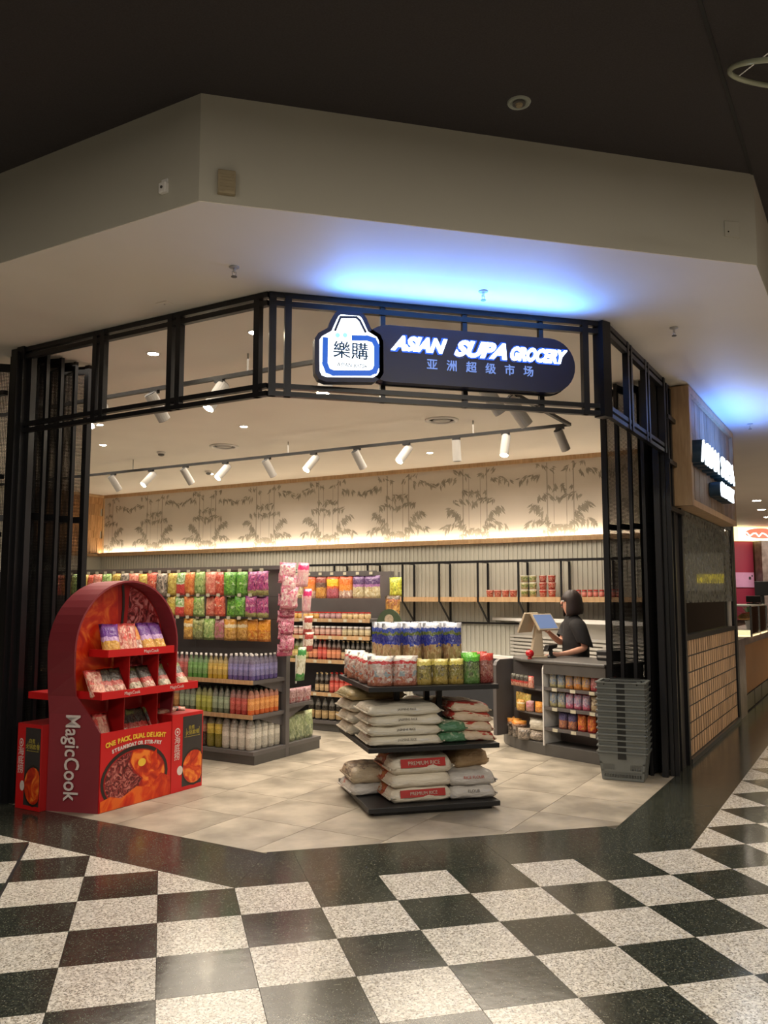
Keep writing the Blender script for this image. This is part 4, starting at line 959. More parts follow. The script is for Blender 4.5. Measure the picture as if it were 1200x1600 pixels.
# ---------------------------------------------------------------- second gondola with sauces and noodles
G2 = thing('gondola_shelf', 'grey gondola with timber-edged shelves of sauces behind the drinks', 'shelf', W(4.62, 1.97), R45)
L2 = 2.6
MB().box(-L2, 0, 0.02, 0.47, 0, .085).build('kick_base', CHAR, G2); MB().box(-L2, 0, 0, 0.48, .085, .12).build('base_deck', GREYM, G2)
MB().box(-L2, 0.0, 0.48, 0.52, .05, 1.86).build('back_panel', GREYM, G2); MB().box(-0.0, .03, 0.42, .52, 0, 1.86).build('post', GREYM, G2)
MB().box(-0.02, .0, 0.12, .48, 0.12, 1.26).build('end_panel', CHAR, G2)
MB().box(-L2, 0.02, 0.10, .14, 1.80, 1.86).build('top_rail', GREYM, G2)
for z in (1.30, 1.10, .82, .44):
    MB().box(-L2, -0.0, 0.012, .48, z - .035, z).build('shelf_board', GREYM, G2); MB().box(-L2, -0.0, 0, .012, z - .04, z + .004).build('price_rail', OAK, G2)
    for k in range(5): o = link('price_ticket', tkm, G2); o.location = (-.12 - .21 * k, -.001, z - .036)
ks = [('violet', 'violet topped noodle', .23), ('violet', 'purple noodle', .17), ('noodle', 'bright orange noodle', .21), ('hotorange', 'orange and yellow noodle', .19), ('brownnood', 'brown noodle', .17), ('noodle', 'orange noodle', .19), ('violet', 'violet noodle', .2)]
bb = 1.99
for i, (k, d_, w_) in enumerate(ks):
    me = bagmesh('noodle_bag', w_, .265, .08, PK[k], 30 + i)
    put('noodle_bag', me, W(4.74, bb + w_ / 2 - .1, 1.54), R45, f'large {d_} bag, {ORD[i]} from the end of the sauce gondola header', 'noodle bag', 'noodle bags on the sauce gondola', rx=.04)
    o = link('hook', hkm, G2); o.location = (-(bb + w_ / 2 - .1 - 1.97), .10, 1.81); o = link('price_ticket', tkm, G2); o.location = (-(bb + w_ / 2 - .1 - 1.97), .09, 1.815)
    bb += w_ * .93
def run2(kinds, a_rows, pitch, z, where, group):
    col = 0
    for kd, desc, n in kinds:
        for c_ in range(n):
            for ri, a in enumerate(a_rows):
                put_bottle(kd, W(a, 2.02 + pitch * col, z), f"{desc}, {where}, {ORD[col]} from the end, {'front row' if ri == 0 else 'second row'}", group, rz=rr.random())
            col += 1
def jar(nm, r, h, l, lb, cp, lab=(.15, .7)): return bottle(nm, r, h, l, lb, cp, shape='jar', lab=lab)
J1 = jar('sauce_jar', .036, .078, lq('cream', 'c8a870'), pl('cream', 'd8b880'), RCAP); J2 = jar('sauce_jar', .036, .078, lq('mustard', 'c89028'), pl('mustard', 'd8a030'), RCAP); J3 = jar('sauce_jar', .036, .078, lq('plum', '885058'), pl('plum', 'b08088'), RCAP)
run2([(J1, 'small cream jar with red lid', 5), (J3, 'small plum jar with red lid', 4), (J2, 'small mustard jar with red lid', 5)], [4.67], .079, 1.301, 'highest sauce shelf', 'small jars on the highest sauce shelf')
J4 = jar('chilli_jar', .034, .112, lq('chilli', 'a83028'), pl('chilli', 'd0a090'), WCAP); J5 = jar('pickle_jar', .034, .112, lq('pickle', '987038'), pl('pickle', 'c8b890'), WCAP)
run2([(J5, 'pickle jar with pale lid', 5), (J4, 'red chilli jar with pale lid', 9)], [4.67], .078, 1.101, 'second sauce shelf', 'jars on the second sauce shelf')
BS = bottle('sauce_bottle', .027, .225, lq('soy', '180c08'), pl('buff', 'b89868'), YCAP, neck=.5, lab=(.08, .42)); BR2 = bottle('sauce_bottle', .030, .235, lq('hot_sauce', 'a81c10'), pl('scarlet', 'd04030'), RCAP, neck=.45, lab=(.12, .5)); BO = bottle('sauce_bottle', .030, .235, lq('plum_sauce', '582018'), pl('apricot', 'd88050'), WCAP, neck=.45, lab=(.1, .5))
BY = bottle('vinegar_bottle', .036, .24, lq('vinegar', '687028'), pl('straw', 'c8b060'), YCAP, neck=.4, lab=(.1, .45))
run2([(BS, 'black soy bottle with cream cap', 6), (BO, 'brown sauce bottle with apricot label', 3), (BR2, 'red hot sauce bottle', 2), (BO, 'plum sauce bottle with white cap', 2), (BY, 'olive vinegar bottle', 4)], [4.67, 4.75], .066, .821, 'third sauce shelf', 'sauce bottles on the third sauce shelf')
run2([(BO, 'plum sauce bottle with apricot label', 3), (BR2, 'red chilli sauce bottle', 5), (BS, 'dark soy bottle with buff label', 3)], [4.67, 4.75], .07, .441, 'fourth sauce shelf', 'sauce bottles on the fourth sauce shelf')
BD = bottle('soy_bottle', .040, .27, lq('dark_soy', '120a08'), pl('tan', 'a88850'), BCAP, neck=.4, lab=(.08, .42))
run2([(BD, 'big black soy sauce bottle with tan label', 9)], [4.68], .098, .121, 'bottom deck', 'soy sauce bottles on the bottom deck')
# end cap display of the second gondola
ec = thing('display_stand', 'dark green arched card stand at the sauce gondola end', 'display stand', W(4.72, 1.76), R45)
pts = [(-.17, 0)] + [(-.17 + .0, 1.22)] + [(.17 * math.cos(math.pi - math.pi * i / 10), 1.22 + .20 * math.sin(math.pi * i / 10)) for i in range(11)] + [(.17, 0)]
DGREEN = mat('dark_green_card', C('3c4a34'), .6, noise=(7, .2))
MB().prism(pts[::-1], 'y', -.012, .0).build('back_card', DGREEN, ec, fix=True)
MB().box(-.16, .16, -.18, -.012, .0, .05).build('foot', DGREEN, ec); MB().box(-.16, .16, -.14, -.012, .92, .95).build('tray', DGREEN, ec)
MB().tube((0, -.0125, 1.30), (0, -.016, 1.30), .058, n=20).build('round_emblem', mat('emblem_cream', C('b0a088'), .6, noise=(30, .5)), ec)
put('snack_bag', bagmesh('snack_bag', .17, .225, .08, PK['lemonbag'], 51), W(5.0, 1.84, 1.56), R45, 'lemon yellow bag hanging beside the sauce gondola header', 'snack bag')
put('snack_bag', bagmesh('snack_bag', .20, .27, .08, PK['brownbag'], 52), W(4.86, 1.80, 1.30), R45, 'brown picture-printed bag behind the green arched stand', 'snack bag')
hk = thing('peg_arm', 'chrome peg arm carrying the lemon and brown bags', 'hook', W(5.08, 1.84, 1.80), R45); MB().bar((0, 0, 0), (0, -.2, 0), .008).build('peg', CHROME, hk); MB().bar((0, 0, .05), (0, 0, -.5), .016).build('backplate', GREYM, hk)

# ---------------------------------------------------------------- wall shelf frame along the back wall
WF = thing('wall_shelf', 'long black steel wall rack with one oak shelf under the wallpaper', 'shelf', W(7.35, 0), R45)
X0, X1 = -4.9, 0.75
MB().box(X0, X1, -.02, .02, 2.035, 2.07).build('top_rail', BLACK, WF)
MB().box(X0, X1, .37, .40, 1.165, 1.19).build('bottom_rail', BLACK, WF)
MB().box(X0, X1, .0, .40, 1.485, 1.555).build('oak_board', OAK, WF)
for k in range(-1, 8):
    x = -.611 * k
    if x < X0: continue
    MB().bar((x, 0, 1.48), (x, 0, 2.04), .025).build('front_post', BLACK, WF)
    MB().bar((x - .01, .385, 1.17), (x - .01, .385, 2.04), .025).build('rear_post', BLACK, WF)
    MB().bar((x, 0.0, 1.49), (x - .01, .385, 1.18), .02).build('brace', BLACK, WF)
    MB().bar((x, 0.0, 2.05), (x - .01, .385, 2.05), .02).build('tie', BLACK, WF)
cupm = MB().lathe([(.043, 0), (.055, .09), (.057, .095), (.057, .1)], 14)
def cup(name, key, r=.055, h=.095):
    m1 = MB().lathe([(r * .8, 0), (r, h * .95), (r * 1.04, h)], 14).mesh(name, PK[key], True); m2 = MB().lathe([(r * 1.02, h), (r * .98, h + .003)], 14).mesh('lid', WCAP if 'green' in key else RCAP)
    return (name, m1, m2)
def put_cup(k, loc, label, cat, grp):
    o = link(k[0], k[1]); o.location = loc; o.rotation_euler = (0, 0, rr.random() * 6); tag(o, label, cat, grp); link('lid', k[2], o)
cr_ = cup('noodle_cup', 'cupred'); cg = cup('noodle_cup', 'cupgreen')
for k in range(4):
    for q in range(1): put_cup(cr_, W(7.52, 1.72 - .118 * k, 1.556), f'red noodle cup, {ORD[k]} in the single row on the oak shelf', 'noodle cup', 'red noodle cups in a low row on the oak shelf')
for c_ in range(2):
    for l_ in range(3): put_cup(cg, W(7.52, 1.20 - .125 * c_, 1.556 + .1 * l_), f"green noodle cup, {['lowest', 'middle', 'top'][l_]} of the {['first', 'second'][c_]} green stack", 'noodle cup', 'stacked green noodle cups on the oak shelf')
for c_ in range(2):
    for l_ in range(3): put_cup(cr_, W(7.52, .93 - .128 * c_, 1.556 + .1 * l_), f"red noodle cup, {['lowest', 'middle', 'top'][l_]} of the {['first', 'second'][c_]} red stack", 'noodle cup', 'stacked red noodle cups on the oak shelf')
JR = jar('paste_jar', .034, .095, lq('paste', '901c18'), pl('rose', 'c86058'), RCAP)
for k in range(9): put_bottle(JR, W(7.50, .50 - .078 * k, 1.556), f'small red paste jar, {ORD[k]} after the red cup stacks on the oak shelf', 'red paste jars on the oak shelf')

# ---------------------------------------------------------------- open chiller chests behind the rack
fz = thing('chiller_chest', 'open dark blue chiller chest with white louvred back below the wall rack', 'chiller', (3.646, 6.188, 0), math.atan2(5.463 - 6.188, 3.819 - 3.646))
DKB = mat('chiller_navy_panel', (0.018, 0.022, 0.032), .4, noise=(5, .2)); OFFW = mat('chiller_white_lining', (.52, .50, .46), .4, noise=(4, .08))
MB().box(-2.4, 2.6, .03, 1.0, 0, .10).build('plinth', BLACKM, fz); MB().box(-2.4, 2.6, 0, 1.0, .10, .60).build('front_panel', DKB, fz)
MB().box(-2.4, 2.6, -.01, .05, .60, .63).build('bumper_rail', CHROME, fz); MB().box(-2.4, 2.6, 0, .05, .63, .76).build('upper_panel', DKB, fz); MB().box(-2.4, 2.6, -.01, .07, .76, .80).build('rim', WHITE, fz)
MB().box(-2.4, 2.6, .88, 1.0, .60, 1.22).build('back_lining', OFFW, fz)
for k in range(6): MB().box(-2.4, 2.6, .84, .88, .74 + .05 * k, .77 + .05 * k).build('louvre', OFFW, fz)
MB().box(-2.4, 2.6, .70, 1.0, 1.22, 1.26).build('canopy', WHITE, fz); MB().box(-2.4, 2.6, .05, .88, .64, .66).build('well_floor', OFFW, fz)

# ---------------------------------------------------------------- central promotional rack with rice sacks and crisps
RK = thing('promotion_rack', 'black three-tier steel display rack on the stone floor inside the opening', 'rack', (1.032, 1.202, 0))
RW, RD = 1.0, 1.06
for z0, z1 in ((.028, .064), (.446, .480), (.874, .910)): MB().box(0, RW, 0, RD, z0, z1).build('deck', BLACKM, RK, bevel=.003)
MB().box(.05, RW - .05, .05, RD - .05, 0, .028).build('foot_frame', BLACKM, RK)
for x, y in ((.30, .34), (.30, .66), (.64, .34), (.64, .66)):
    MB().box(x - .02, x + .02, y - .02, y + .02, .064, .446).build('post', BLACKM, RK); MB().box(x - .02, x + .02, y - .02, y + .02, .48, .874).build('post', BLACKM, RK)
    MB().box(x - .02, x + .02, y - .02, y + .02, .910, 1.03).build('post', BLACKM, RK)
MB().box(.16, .92, .26, .82, 1.03, 1.05).build('riser_shelf', BLACKM, RK)
def sackmat(key, bands, spot=None, axis='Y', **k):
    PK[key] = packmat('sack_' + key, [(p, C(c)) for p, c in bands], axis=axis, spot=(spot[0], spot[1], C(spot[2]), C(spot[3])) if spot else None, rough=.42, mixin=.06, **k)
sackmat('rice', [(0, 'cac4b4'), (.12, 'd4cdbc'), (.45, 'c4bca8'), (.6, 'd4ccbc')], (.2, .5, 'd4ccba', 'a8a292'))
sackmat('beige', [(0, 'a89468'), (.3, '8e8460'), (.7, 'a89870')], (.2, .8, '988a60', '787050'))
sackmat('redwhite2', [(0, 'd0c8b8'), (.16, 'd8d0c0'), (.45, 'a02820'), (.62, 'c8bcac')], (.5, .95, 'b87838', '983020'))
sackmat('redsack', [(0, 'c8b49c'), (.10, 'a83830'), (.28, 'c8b098'), (.5, 'a02820'), (.7, 'c0a890')], (.3, .9, '982820', 'c8b8a0'))
sackmat('greensack', [(0, '487858'), (.3, '386848'), (.6, 'a82820'), (.8, '387048')], (.1, .9, '407850', 'b0b8a0'))
sackmat('whitesack', [(0, 'b8b4b0'), (.3, 'c8c4bc'), (.7, 'bcb8b4')], (.6, .7, 'b84838', 'c0bcb4'))
sackmat('brownsack', [(0, 'b0a088'), (.3, '887060'), (.6, 'a89078')], (.1, .8, '605048', 'b8a890'))
sackmat('brownred', [(0, 'a88c68'), (.4, 'a08060'), (.6, '702820')], (.5, .9, '802820', 'b09878'))
REDB = mat('sack_red_panel', C('a82420'), .4, noise=(14, .2)); CREAMB = mat('sack_print_cream', C('c8bfae'), .5, noise=(60, .5))
def sack(key, x, y, z, w_, d_, t_, rz, label, grp=None, seed=0, front=None, rx=0, ry=0):
    me = sackmesh('rice_sack', w_, d_, t_, PK[key], seed)
    o = put('rice_sack', me, (1.032 + x, 1.202 + y, z), rz, label, 'sack', grp, rx, ry)
    for s_ in (-1, 1): MB().box(s_ * w_ / 2 - .006, s_ * w_ / 2 + .006, -d_ * .42, d_ * .42, t_ * .26, t_ * .36).build('sewn_hem', PK[key], o)
    if front:   # lettered band along the front edge
        m_ = REDB if front[0] == 'red' else PK[key]
        y0 = -d_ * .497; zc = t_ * .52
        if front[0] == 'red':
            MB().prism([(-d_ * .500, t_ * .40), (-d_ * .470, t_ * .86), (-d_ * .462, t_ * .86), (-d_ * .492, t_ * .40)], 'x', -w_ * .36, w_ * .34).build('red_band', REDB, o, fix=True)
        txt('printed_words', front[1], t_ * .30, (0, -d_ * .492, t_ * .62), ((1, 0, 0), (0, .28, 1)), CREAMB if front[0] == 'red' else front[2], o, ext=.001)
    return o
INKG = mat('sack_print_grey', C('5c5850'), .6, noise=(40, .3)); INKR = mat('sack_print_red', C('b03828'), .6, noise=(40, .3))
# middle deck
for k in range(4): sack('rice', .30 - .01 * (k % 2), .27, .481 + .072 * k, .58, .50, .078, .01 * (k - 2), f'white rice sack, {["lowest", "second", "third", "top"][k]} of the neat front pile on the middle deck', 'neat pile of white rice sacks', 60 + k, ('plain', 'JASMINE RICE', INKG))
sack('beige', .20, .78, .481 + .27, .48, .44, .085, .1, 'beige sack behind the neat white pile on middle deck', None, 70, rx=0)
for k in range(3): sack('rice', .22, .80, .481 + .088 * k, .50, .46, .092, .05 * k, f'white rice sack, {ORD[k]} from the deck under the beige sack', 'rear pile of white rice sacks', 74 + k)
for k in range(2): sack('greensack', .66, .30, .481 + .075 * k, .24, .46, .080, .03, f'green and red sack, {["lower", "upper"][k]} of two beside the neat white pile', 'green and red sacks', 80 + k)
for k in range(4): sack('redsack', .86 - .012 * k, .34 + .015 * k, .481 + .068 * k, .34, .50, .078, -.06 + .04 * k, f'red printed sack, {["lowest", "second", "third", "top"][k]} of the slumped pile on middle deck', 'slumped pile of red sacks', 84 + k, ry=.08)
sack('redwhite2', .62, .74, .481, .50, .42, .13, .2, 'plump white and red sack lying at the back of middle deck', None, 90)
sack('whitesack', .66, .76, .615, .44, .40, .12, -.2, 'crumpled white bag on top of the rear red sack', None, 91)
sack('redsack', .97, .70, .481, .22, .44, .13, .15, 'drooping red and white sack overhanging the middle deck edge', None, 92, ry=.2)
# lower deck
sack('whitesack', .13, .60, .065, .36, .44, .085, .06, 'silver grey sack under the brown-printed sack on bottom deck', None, 93)
sack('brownsack', .13, .60, .150, .34, .42, .12, .02, 'brown-printed sack on top of the silver grey sack', None, 94)
for k, (z, t_, rz) in enumerate(((.065, .11, .06), (.172, .10, .05), (.268, .13, .07))):
    sack('redwhite2', .42 + .0 * k, .30, z, .50, .46, t_, rz, f'white sack with red band, {["lowest", "middle", "topmost"][k]} of three on bottom deck', 'white sacks with a red band', 96 + k, ('red', 'PREMIUM RICE') if k != 1 else None)
for k, (z, t_) in enumerate(((.065, .10), (.163, .10))):
    sack('whitesack', .83, .30, z, .38, .46, t_, -.03, f'plain grey-white sack, {["lower", "upper"][k]} of two at the bottom deck corner', 'grey-white sacks', 100 + k, ('plain', 'RICE FLOUR', INKR) if k else ('plain', 'FLOUR', INKG))
sack('brownred', .84, .42, .264, .32, .36, .13, .3, 'brown sack with dark red corner on top of grey-white sacks', None, 103, rx=0)
sack('whitesack', .55, .78, .065, .46, .40, .15, -.1, 'pale sack at the back of the bottom deck', None, 104); sack('beige', .52, .78, .215, .42, .38, .13, .2, 'yellowish sack on the rear pale sack, bottom deck', None, 105)
sack('whitesack', .90, .80, .065, .30, .38, .15, .1, 'dim white sack in the rear corner of bottom deck', None, 106)
# top deck packets
tz = .911
def pbag(key, x, y, z, w_, h_, t_, rz, label, grp=None, seed=0, rx=-.04, name='crisp_bag'):
    return put(name, bagmesh(name, w_, h_, t_, PK[key], seed, gusset=.2), (1.032 + x, 1.202 + y, z), rz, label, 'crisp bag', grp, rx)
for k, (x, w_) in enumerate(((.115, .20), (.30, .21))): pbag('crisp', x, .10, tz, w_, .215, .12, -.1 + .15 * k, f'clear and red prawn cracker bag, {ORD[k]} from the near top deck corner, front', 'prawn cracker bags', 110 + k)
for k in range(4): pbag('crisp', .075 + .02 * (k % 2), .30 + .2 * k, tz, .22, .21, .12, -1.2 + .1 * k, f'clear and red prawn cracker bag, {ORD[k]} along the side edge of top deck', 'prawn cracker bags', 114 + k)
for k, x in enumerate((.445, .575, .70)): pbag('chipyellow', x, .10, tz, .132, .185, .07, -.05 + .05 * k, f'yellow topped crisp bag, {ORD[k]} after the prawn crackers', 'yellow topped crisp bags', 120 + k)
pbag('chipyellow', .40, .17, tz, .12, .185, .06, .2, 'yellow topped crisp bag tucked behind the front row')
pbag('chipgreen', .825, .10, tz, .142, .215, .08, .05, 'bright green crisp bag on the top deck', None, 124); pbag('chipred', .945, .12, tz, .128, .22, .08, -.05, 'red crisp bag at the top deck corner', None, 125)
pbag('chipgreen', .86, .24, tz, .14, .22, .07, .1, 'green crisp bag behind the bright green one', None, 126); pbag('chipred', .95, .26, tz, .13, .225, .07, .1, 'red crisp bag standing second behind the corner one', None, 127)
for r_ in range(3):
    for c_ in range(4): pbag('blueprint', .27 + .165 * c_, .36 + .16 * r_, 1.051, .158, .305, .13, (rr.random() - .5) * .12, f'blue seaweed snack bag, {ORD[c_]} across, {["front", "middle", "rear"][r_]} row of riser', 'blue seaweed snack bags on the riser', 130 + r_ * 4 + c_)
# ---------------------------------------------------------------- checkout counter
CP = Vector((3.256, 3.054, 0)); CA = math.atan2(-0.90, 0.435)
CU = Vector((math.cos(CA), math.sin(CA), 0)); CV = Vector((-math.sin(CA), math.cos(CA), 0))
def CW(x, y, z=0): return CP + CU * x + CV * y + Vector((0, 0, z))
ct = thing('checkout_counter', 'rounded charcoal checkout counter with built-in shelves of packets', 'counter', CP, CA)
def ell(x0, n=12, s=1.0):
    pts = []
    for i in range(n + 1):
        t = math.pi / 2 * i / n; pts.append((x0 - .95 * s * math.sin(t), .65 - .62 * math.cos(t) + (1 - s) * .1))
    return pts
XR = .74
pl_ = [(XR, 0.02)] + [(0.0, 0.02)] + ell(0, 12)[1:] + [(XR, .65)]
MB().prism(pl_[::-1], 'z', 0, .115).build('plinth', CHAR, ct, bevel=.004, fix=True)
MB().box(-.62, XR, .27, .63, .115, .90).build('carcass', CHAR, ct)
MB().box(-.60, XR, .262, .27, .12, .86).build('inner_lining', GREYM, ct)
MB().prism([(XR, -.01), (0.0, -.01), (-.30, .04), (-.52, .16), (-.64, .32), (-.68, .50), (-.66, .70), (XR, .70)][::-1], 'z', .895, .93).build('worktop', CHAR, ct, bevel=.012, fix=True)
# rounded side cheek at the free end, and the pale edged divider
MB().prism([(.115 - .115, .12), (.30, .12), (.30, .90), (.06, .90), (.02, .88), (0.0, .84)], 'x', -.66, -.615).build('end_cheek', GREYM, ct, fix=True)
MB().prism([(0.0, .10), (.27, .10), (.27, .895), (.05, .895), (.015, .875), (0.0, .84)], 'x', -.007, .007).build('divider', WHITE, ct, fix=True)
for z, nm in ((.665, 'shelf_board'), (.475, 'shelf_board'), (.275, 'shelf_board')):
    MB().box(.012, XR, .02, .27, z - .018, z).build(nm, GREYM, ct); MB().box(.012, XR, .006, .02, z - .026, z + .004).build('price_rail', GREYM, ct)
    for k in range(3): o = link('price_ticket', tkm, ct); o.location = (.14 + .22 * k, .005, z - .03); o.scale = (1.4, 1, 1)
MB().box(.012, XR, .0, .02, .80, .895).build('fascia_strip', CHAR, ct)
for z, k in ((.64, .8), (.40, .9)):
    pts = [(0, .27)] + [(-.62 * k * math.sin(math.pi / 2 * i / 8), .27 - .24 * math.cos(math.pi / 2 * i / 8)) for i in range(9)]
    MB().prism(pts, 'z', z - .018, z).build('corner_shelf', GREYM, ct, fix=True)
def cpack(key, x, y, z, w_, h_, t_, label, grp, seed=0, rz=0, rx=0):
    p = CW(x, y, z); return put('snack_packet', bagmesh('snack_packet', w_, h_, t_, PK[key], seed, gusset=.15), p, CA + rz, label, 'packet', grp, rx)
for rn, z, ks in (('top', .667, ['canblue', 'canblue', 'canorange', 'canorange', 'canorange', 'canred', 'canred', 'canred']), ('second', .477, ['canblue', 'canblue', 'canpink', 'canpink', 'canpink', 'cangold', 'cangold']), ('third', .277, [None, 'packblue', 'packblue', 'packfire', 'packfire', 'packfire'])):
    wd = .098 if rn != 'third' else .112
    for i, k in enumerate(ks):
        if not k: continue
        nm = dict(canblue='blue and cream', canorange='orange', canred='dark red', canpink='pink', cangold='brown and gold', packblue='dark blue topped', packfire='fiery red')[k]
        cpack(k, .075 + wd * i, .075, z, wd * .95, .155 if rn != 'third' else .165, .06, f'{nm} packet, {ORD[i]} from the divider on the {rn} counter shelf', 'packets on the counter shelves', 150 + i)
for k in range(5): cpack('packred' if k < 4 else 'packpink', -.47 + .075 * k, .11 - .02 * k, .642, .075, .12, .045, f'small red packet, {ORD[k]} across the upper corner shelf', 'small red packets on the corner shelf', 170 + k)
for k in range(4): cpack('yellow', -.46 + .07 * k, .17 - .03 * k, .402, .07, .17, .04, f'tall yellow packet, {ORD[k]} across the lower corner shelf', 'yellow packets on the corner shelf', 175 + k)
for k, kk in enumerate(('gold', 'pinkbag', 'brightgold')): cpack(kk, -.34 + .12 * k, .065, .402, .11, .11, .05, ['small gold pouch', 'small pink pouch', 'small orange pouch'][k] + ' in front of the yellow packets', None, 180 + k)
for k in range(3): cpack('packorange', -.66 + .14 * k, .26 - .09 * k, .235, .16, .06, .10, f'orange tray pack, {ORD[k]} on the pile at the counter foot', 'orange tray packs on the counter foot', 185 + k, rz=.5)
for k in range(4): cpack('greymix', -.68 + .13 * k, .27 - .07 * k, .117, .15, .115, .10, f'dark grey pack, {ORD[k]} along the counter foot', 'dark grey packs on the counter foot', 190 + k, rz=.5)
for k in range(2): cpack('rice' if k else 'greymix', -.17 + .02 * k, .12, .117 + .11 * k, .24, .11, .14, ['dark packet under the cream bag on counter foot', 'crumpled cream bag on the counter foot by divider'][k], None, 195 + k)
# ---------------------------------------------------------------- things on the counter
PCR = mat('cream_plastic', C('b8a890'), .4, noise=(8, .06)); SCR = emis('screen_glow', (0.16, 0.22, 0.38), .75)
pp = Vector((3.372, 3.41, .93)); px_ = Vector((-.97, .22, 0)).normalized()
ps = thing('point_of_sale_terminal', 'cream point-of-sale terminal with two back-to-back tilted screens', 'till', pp, math.atan2(.22, -.97) + math.pi)
# local +x = picture right (towards the cashier), +y = away
MB().box(-.09, .09, -.08, .10, 0, .02).build('base', PCR, ps, bevel=.006)
MB().prism([(-.075, .02), (.055, .02), (.035, .33), (-.01, .36)], 'y', -.055, .055).build('column', PCR, ps, bevel=.006, fix=True)
MB().box(.046, .052, -.02, .03, .06, .20).build('card_slot', BLACKM, ps)
o = MB().box(-.01, .012, -.15, .15, -.10, .10).build('staff_screen', PCR, ps, bevel=.004); o.location = (.075, -.03, .365); o.rotation_euler = (0, -.62, -.95); o2 = MB().box(.012, .0135, -.135, .135, -.085, .085).build('display', SCR, o)
o = MB().box(-.012, .010, -.13, .13, -.11, .11).build('customer_screen', PCR, ps, bevel=.004); o.location = (-.095, 0, .36); o.rotation_euler = (0, .42, -.75); o2 = MB().box(-.0135, -.012, -.115, .115, -.09, .09).build('display', mat('dark_screen', (.05, .05, .055), .1, noise=(8, .1)), o)
t = thing('red_bauble', 'shiny red ball ornament on a small foot beside the till', 'ornament', CW(-.19, .04, .93) + Vector((-.0, .0, 0)))
MB().lathe([(.024, 0), (.02, .012), (.012, .02)], 16).build('foot', RCAP, t, smooth=False)
MB().lathe([(.005 + .038 * math.sin(math.pi * i / 12), .055 - .038 * math.cos(math.pi * i / 12)) for i in range(13)], 20).build('ball', mat('glossy_red', C('b01020'), .08, coat=.5, noise=(4, .05)), t, smooth=True)
t = thing('barcode_scanner', 'black handheld barcode scanner on the counter by the hand', 'scanner', CW(-.16, .34, .93), .4)
MB().lathe([(.055, 0), (.055, .012), (.02, .03), (.018, .09)], 16).build('stand', BLACKM, t, smooth=False); MB().prism([(-.09, .07), (.07, .10), (.08, .14), (-.06, .13)], 'y', -.03, .03).build('head', BLACKM, t, bevel=.01, fix=True)
t = thing('receipt_printer', 'black receipt printer behind the cashier on the counter', 'printer', CW(.45, .48, .93), CA)
MB().box(-.09, .09, -.09, .09, 0, .10).build('body', BLACKM, t, bevel=.015); MB().box(-.05, .05, -.03, -.02, .10, .13).build('paper', WCARD, t); MB().box(-.07, .07, -.092, -.09, .03, .05).build('slot', GREYL, t)

# ---------------------------------------------------------------- cashier
SKIN = mat('skin', C('d8a088'), .5, noise=(18, .12)); HAIR = mat('dark_brown_hair', C('2c1c19'), .58, noise=(60, .5)); SHIRT = mat('black_cotton', C('1c191b'), .85, noise=(18, .3), bump=(22, .35)); TROU = mat('black_trousers', C('121214'), .8, noise=(20, .3)); SHOE = mat('black_shoe', C('0c0c0c'), .5, noise=(20, .2))
PF = Vector((-.97, .22, 0)).normalized()
pe = thing('person', 'person with bobbed dark hair in black T-shirt reaching to the till screen', 'person', (3.90, 3.61, 0), math.atan2(PF.y, PF.x))
# local: x = the way they face, y = their left (towards the viewer)
def skinfig(name, chains, m, parent, sub=2, root=0):
    vs = []; es = []; rs = []; ids = {}
    for ch in chains:
        prev = None
        for nm, p, r in ch:
            if nm in ids: k = ids[nm]
            else: k = len(vs); vs.append(p); rs.append(r); ids[nm] = k
            if prev is not None: es.append((prev, k))
            prev = k
    me = bpy.data.meshes.new(name); me.from_pydata(vs, es, []); me.materials.append(m); o = link(name, me, parent)
    md = o.modifiers.new('skin', 'SKIN'); md.use_smooth_shade = True
    for k, r in enumerate(rs):
        sv = me.skin_vertices[0].data[k]; sv.radius = r if isinstance(r, tuple) else (r, r); sv.use_root = (k == root)
    s_ = o.modifiers.new('sub', 'SUBSURF'); s_.levels = sub; s_.render_levels = sub
    return o
ch = [[('pel', (0, 0, .92), (.11, .14)), ('wai', (0, 0, 1.05), (.095, .12)), ('che', (.01, 0, 1.20), (.10, .14)), ('nb', (.02, 0, 1.315), .055), ('nk', (.04, 0, 1.385), .046), ('chin', (.065, .0, 1.425), (.058, .055)), ('mid', (.055, 0, 1.50), (.082, .070)), ('top', (.045, 0, 1.575), (.062, .058))],
      [('che', 0, 0), ('lsh', (.0, .165, 1.275), .050), ('lel', (-.06, .225, 1.02), .040), ('lfa', (.12, .26, .975), .031), ('lwr', (.235, .272, .957), .023), ('lpa', (.285, .272, .954), (.030, .016)), ('lkn', (.315, .27, .952), (.032, .013))],
      [('che', 0, 0), ('rsh', (.01, -.165, 1.27), .050), ('rel', (.13, -.07, 1.06), .040), ('rfa', (.25, .09, 1.13), .031), ('rwr', (.325, .19, 1.19), .022), ('rpa', (.355, .225, 1.212), (.030, .015)), ('rkn', (.375, .245, 1.222), (.030, .012))],
      [('pel', 0, 0), ('lhp', (0, .09, .86), .085), ('lkne', (.01, .10, .47), .058), ('lan', (0, .10, .10), .036), ('lto', (.10, .105, .045), (.035, .03))],
      [('pel', 0, 0), ('rhp', (0, -.09, .86), .085), ('rkne', (.01, -.10, .47), .058), ('ran', (0, -.10, .10), .036), ('rto', (.10, -.105, .045), (.035, .03))]]
skinfig('body', ch, SKIN, pe)
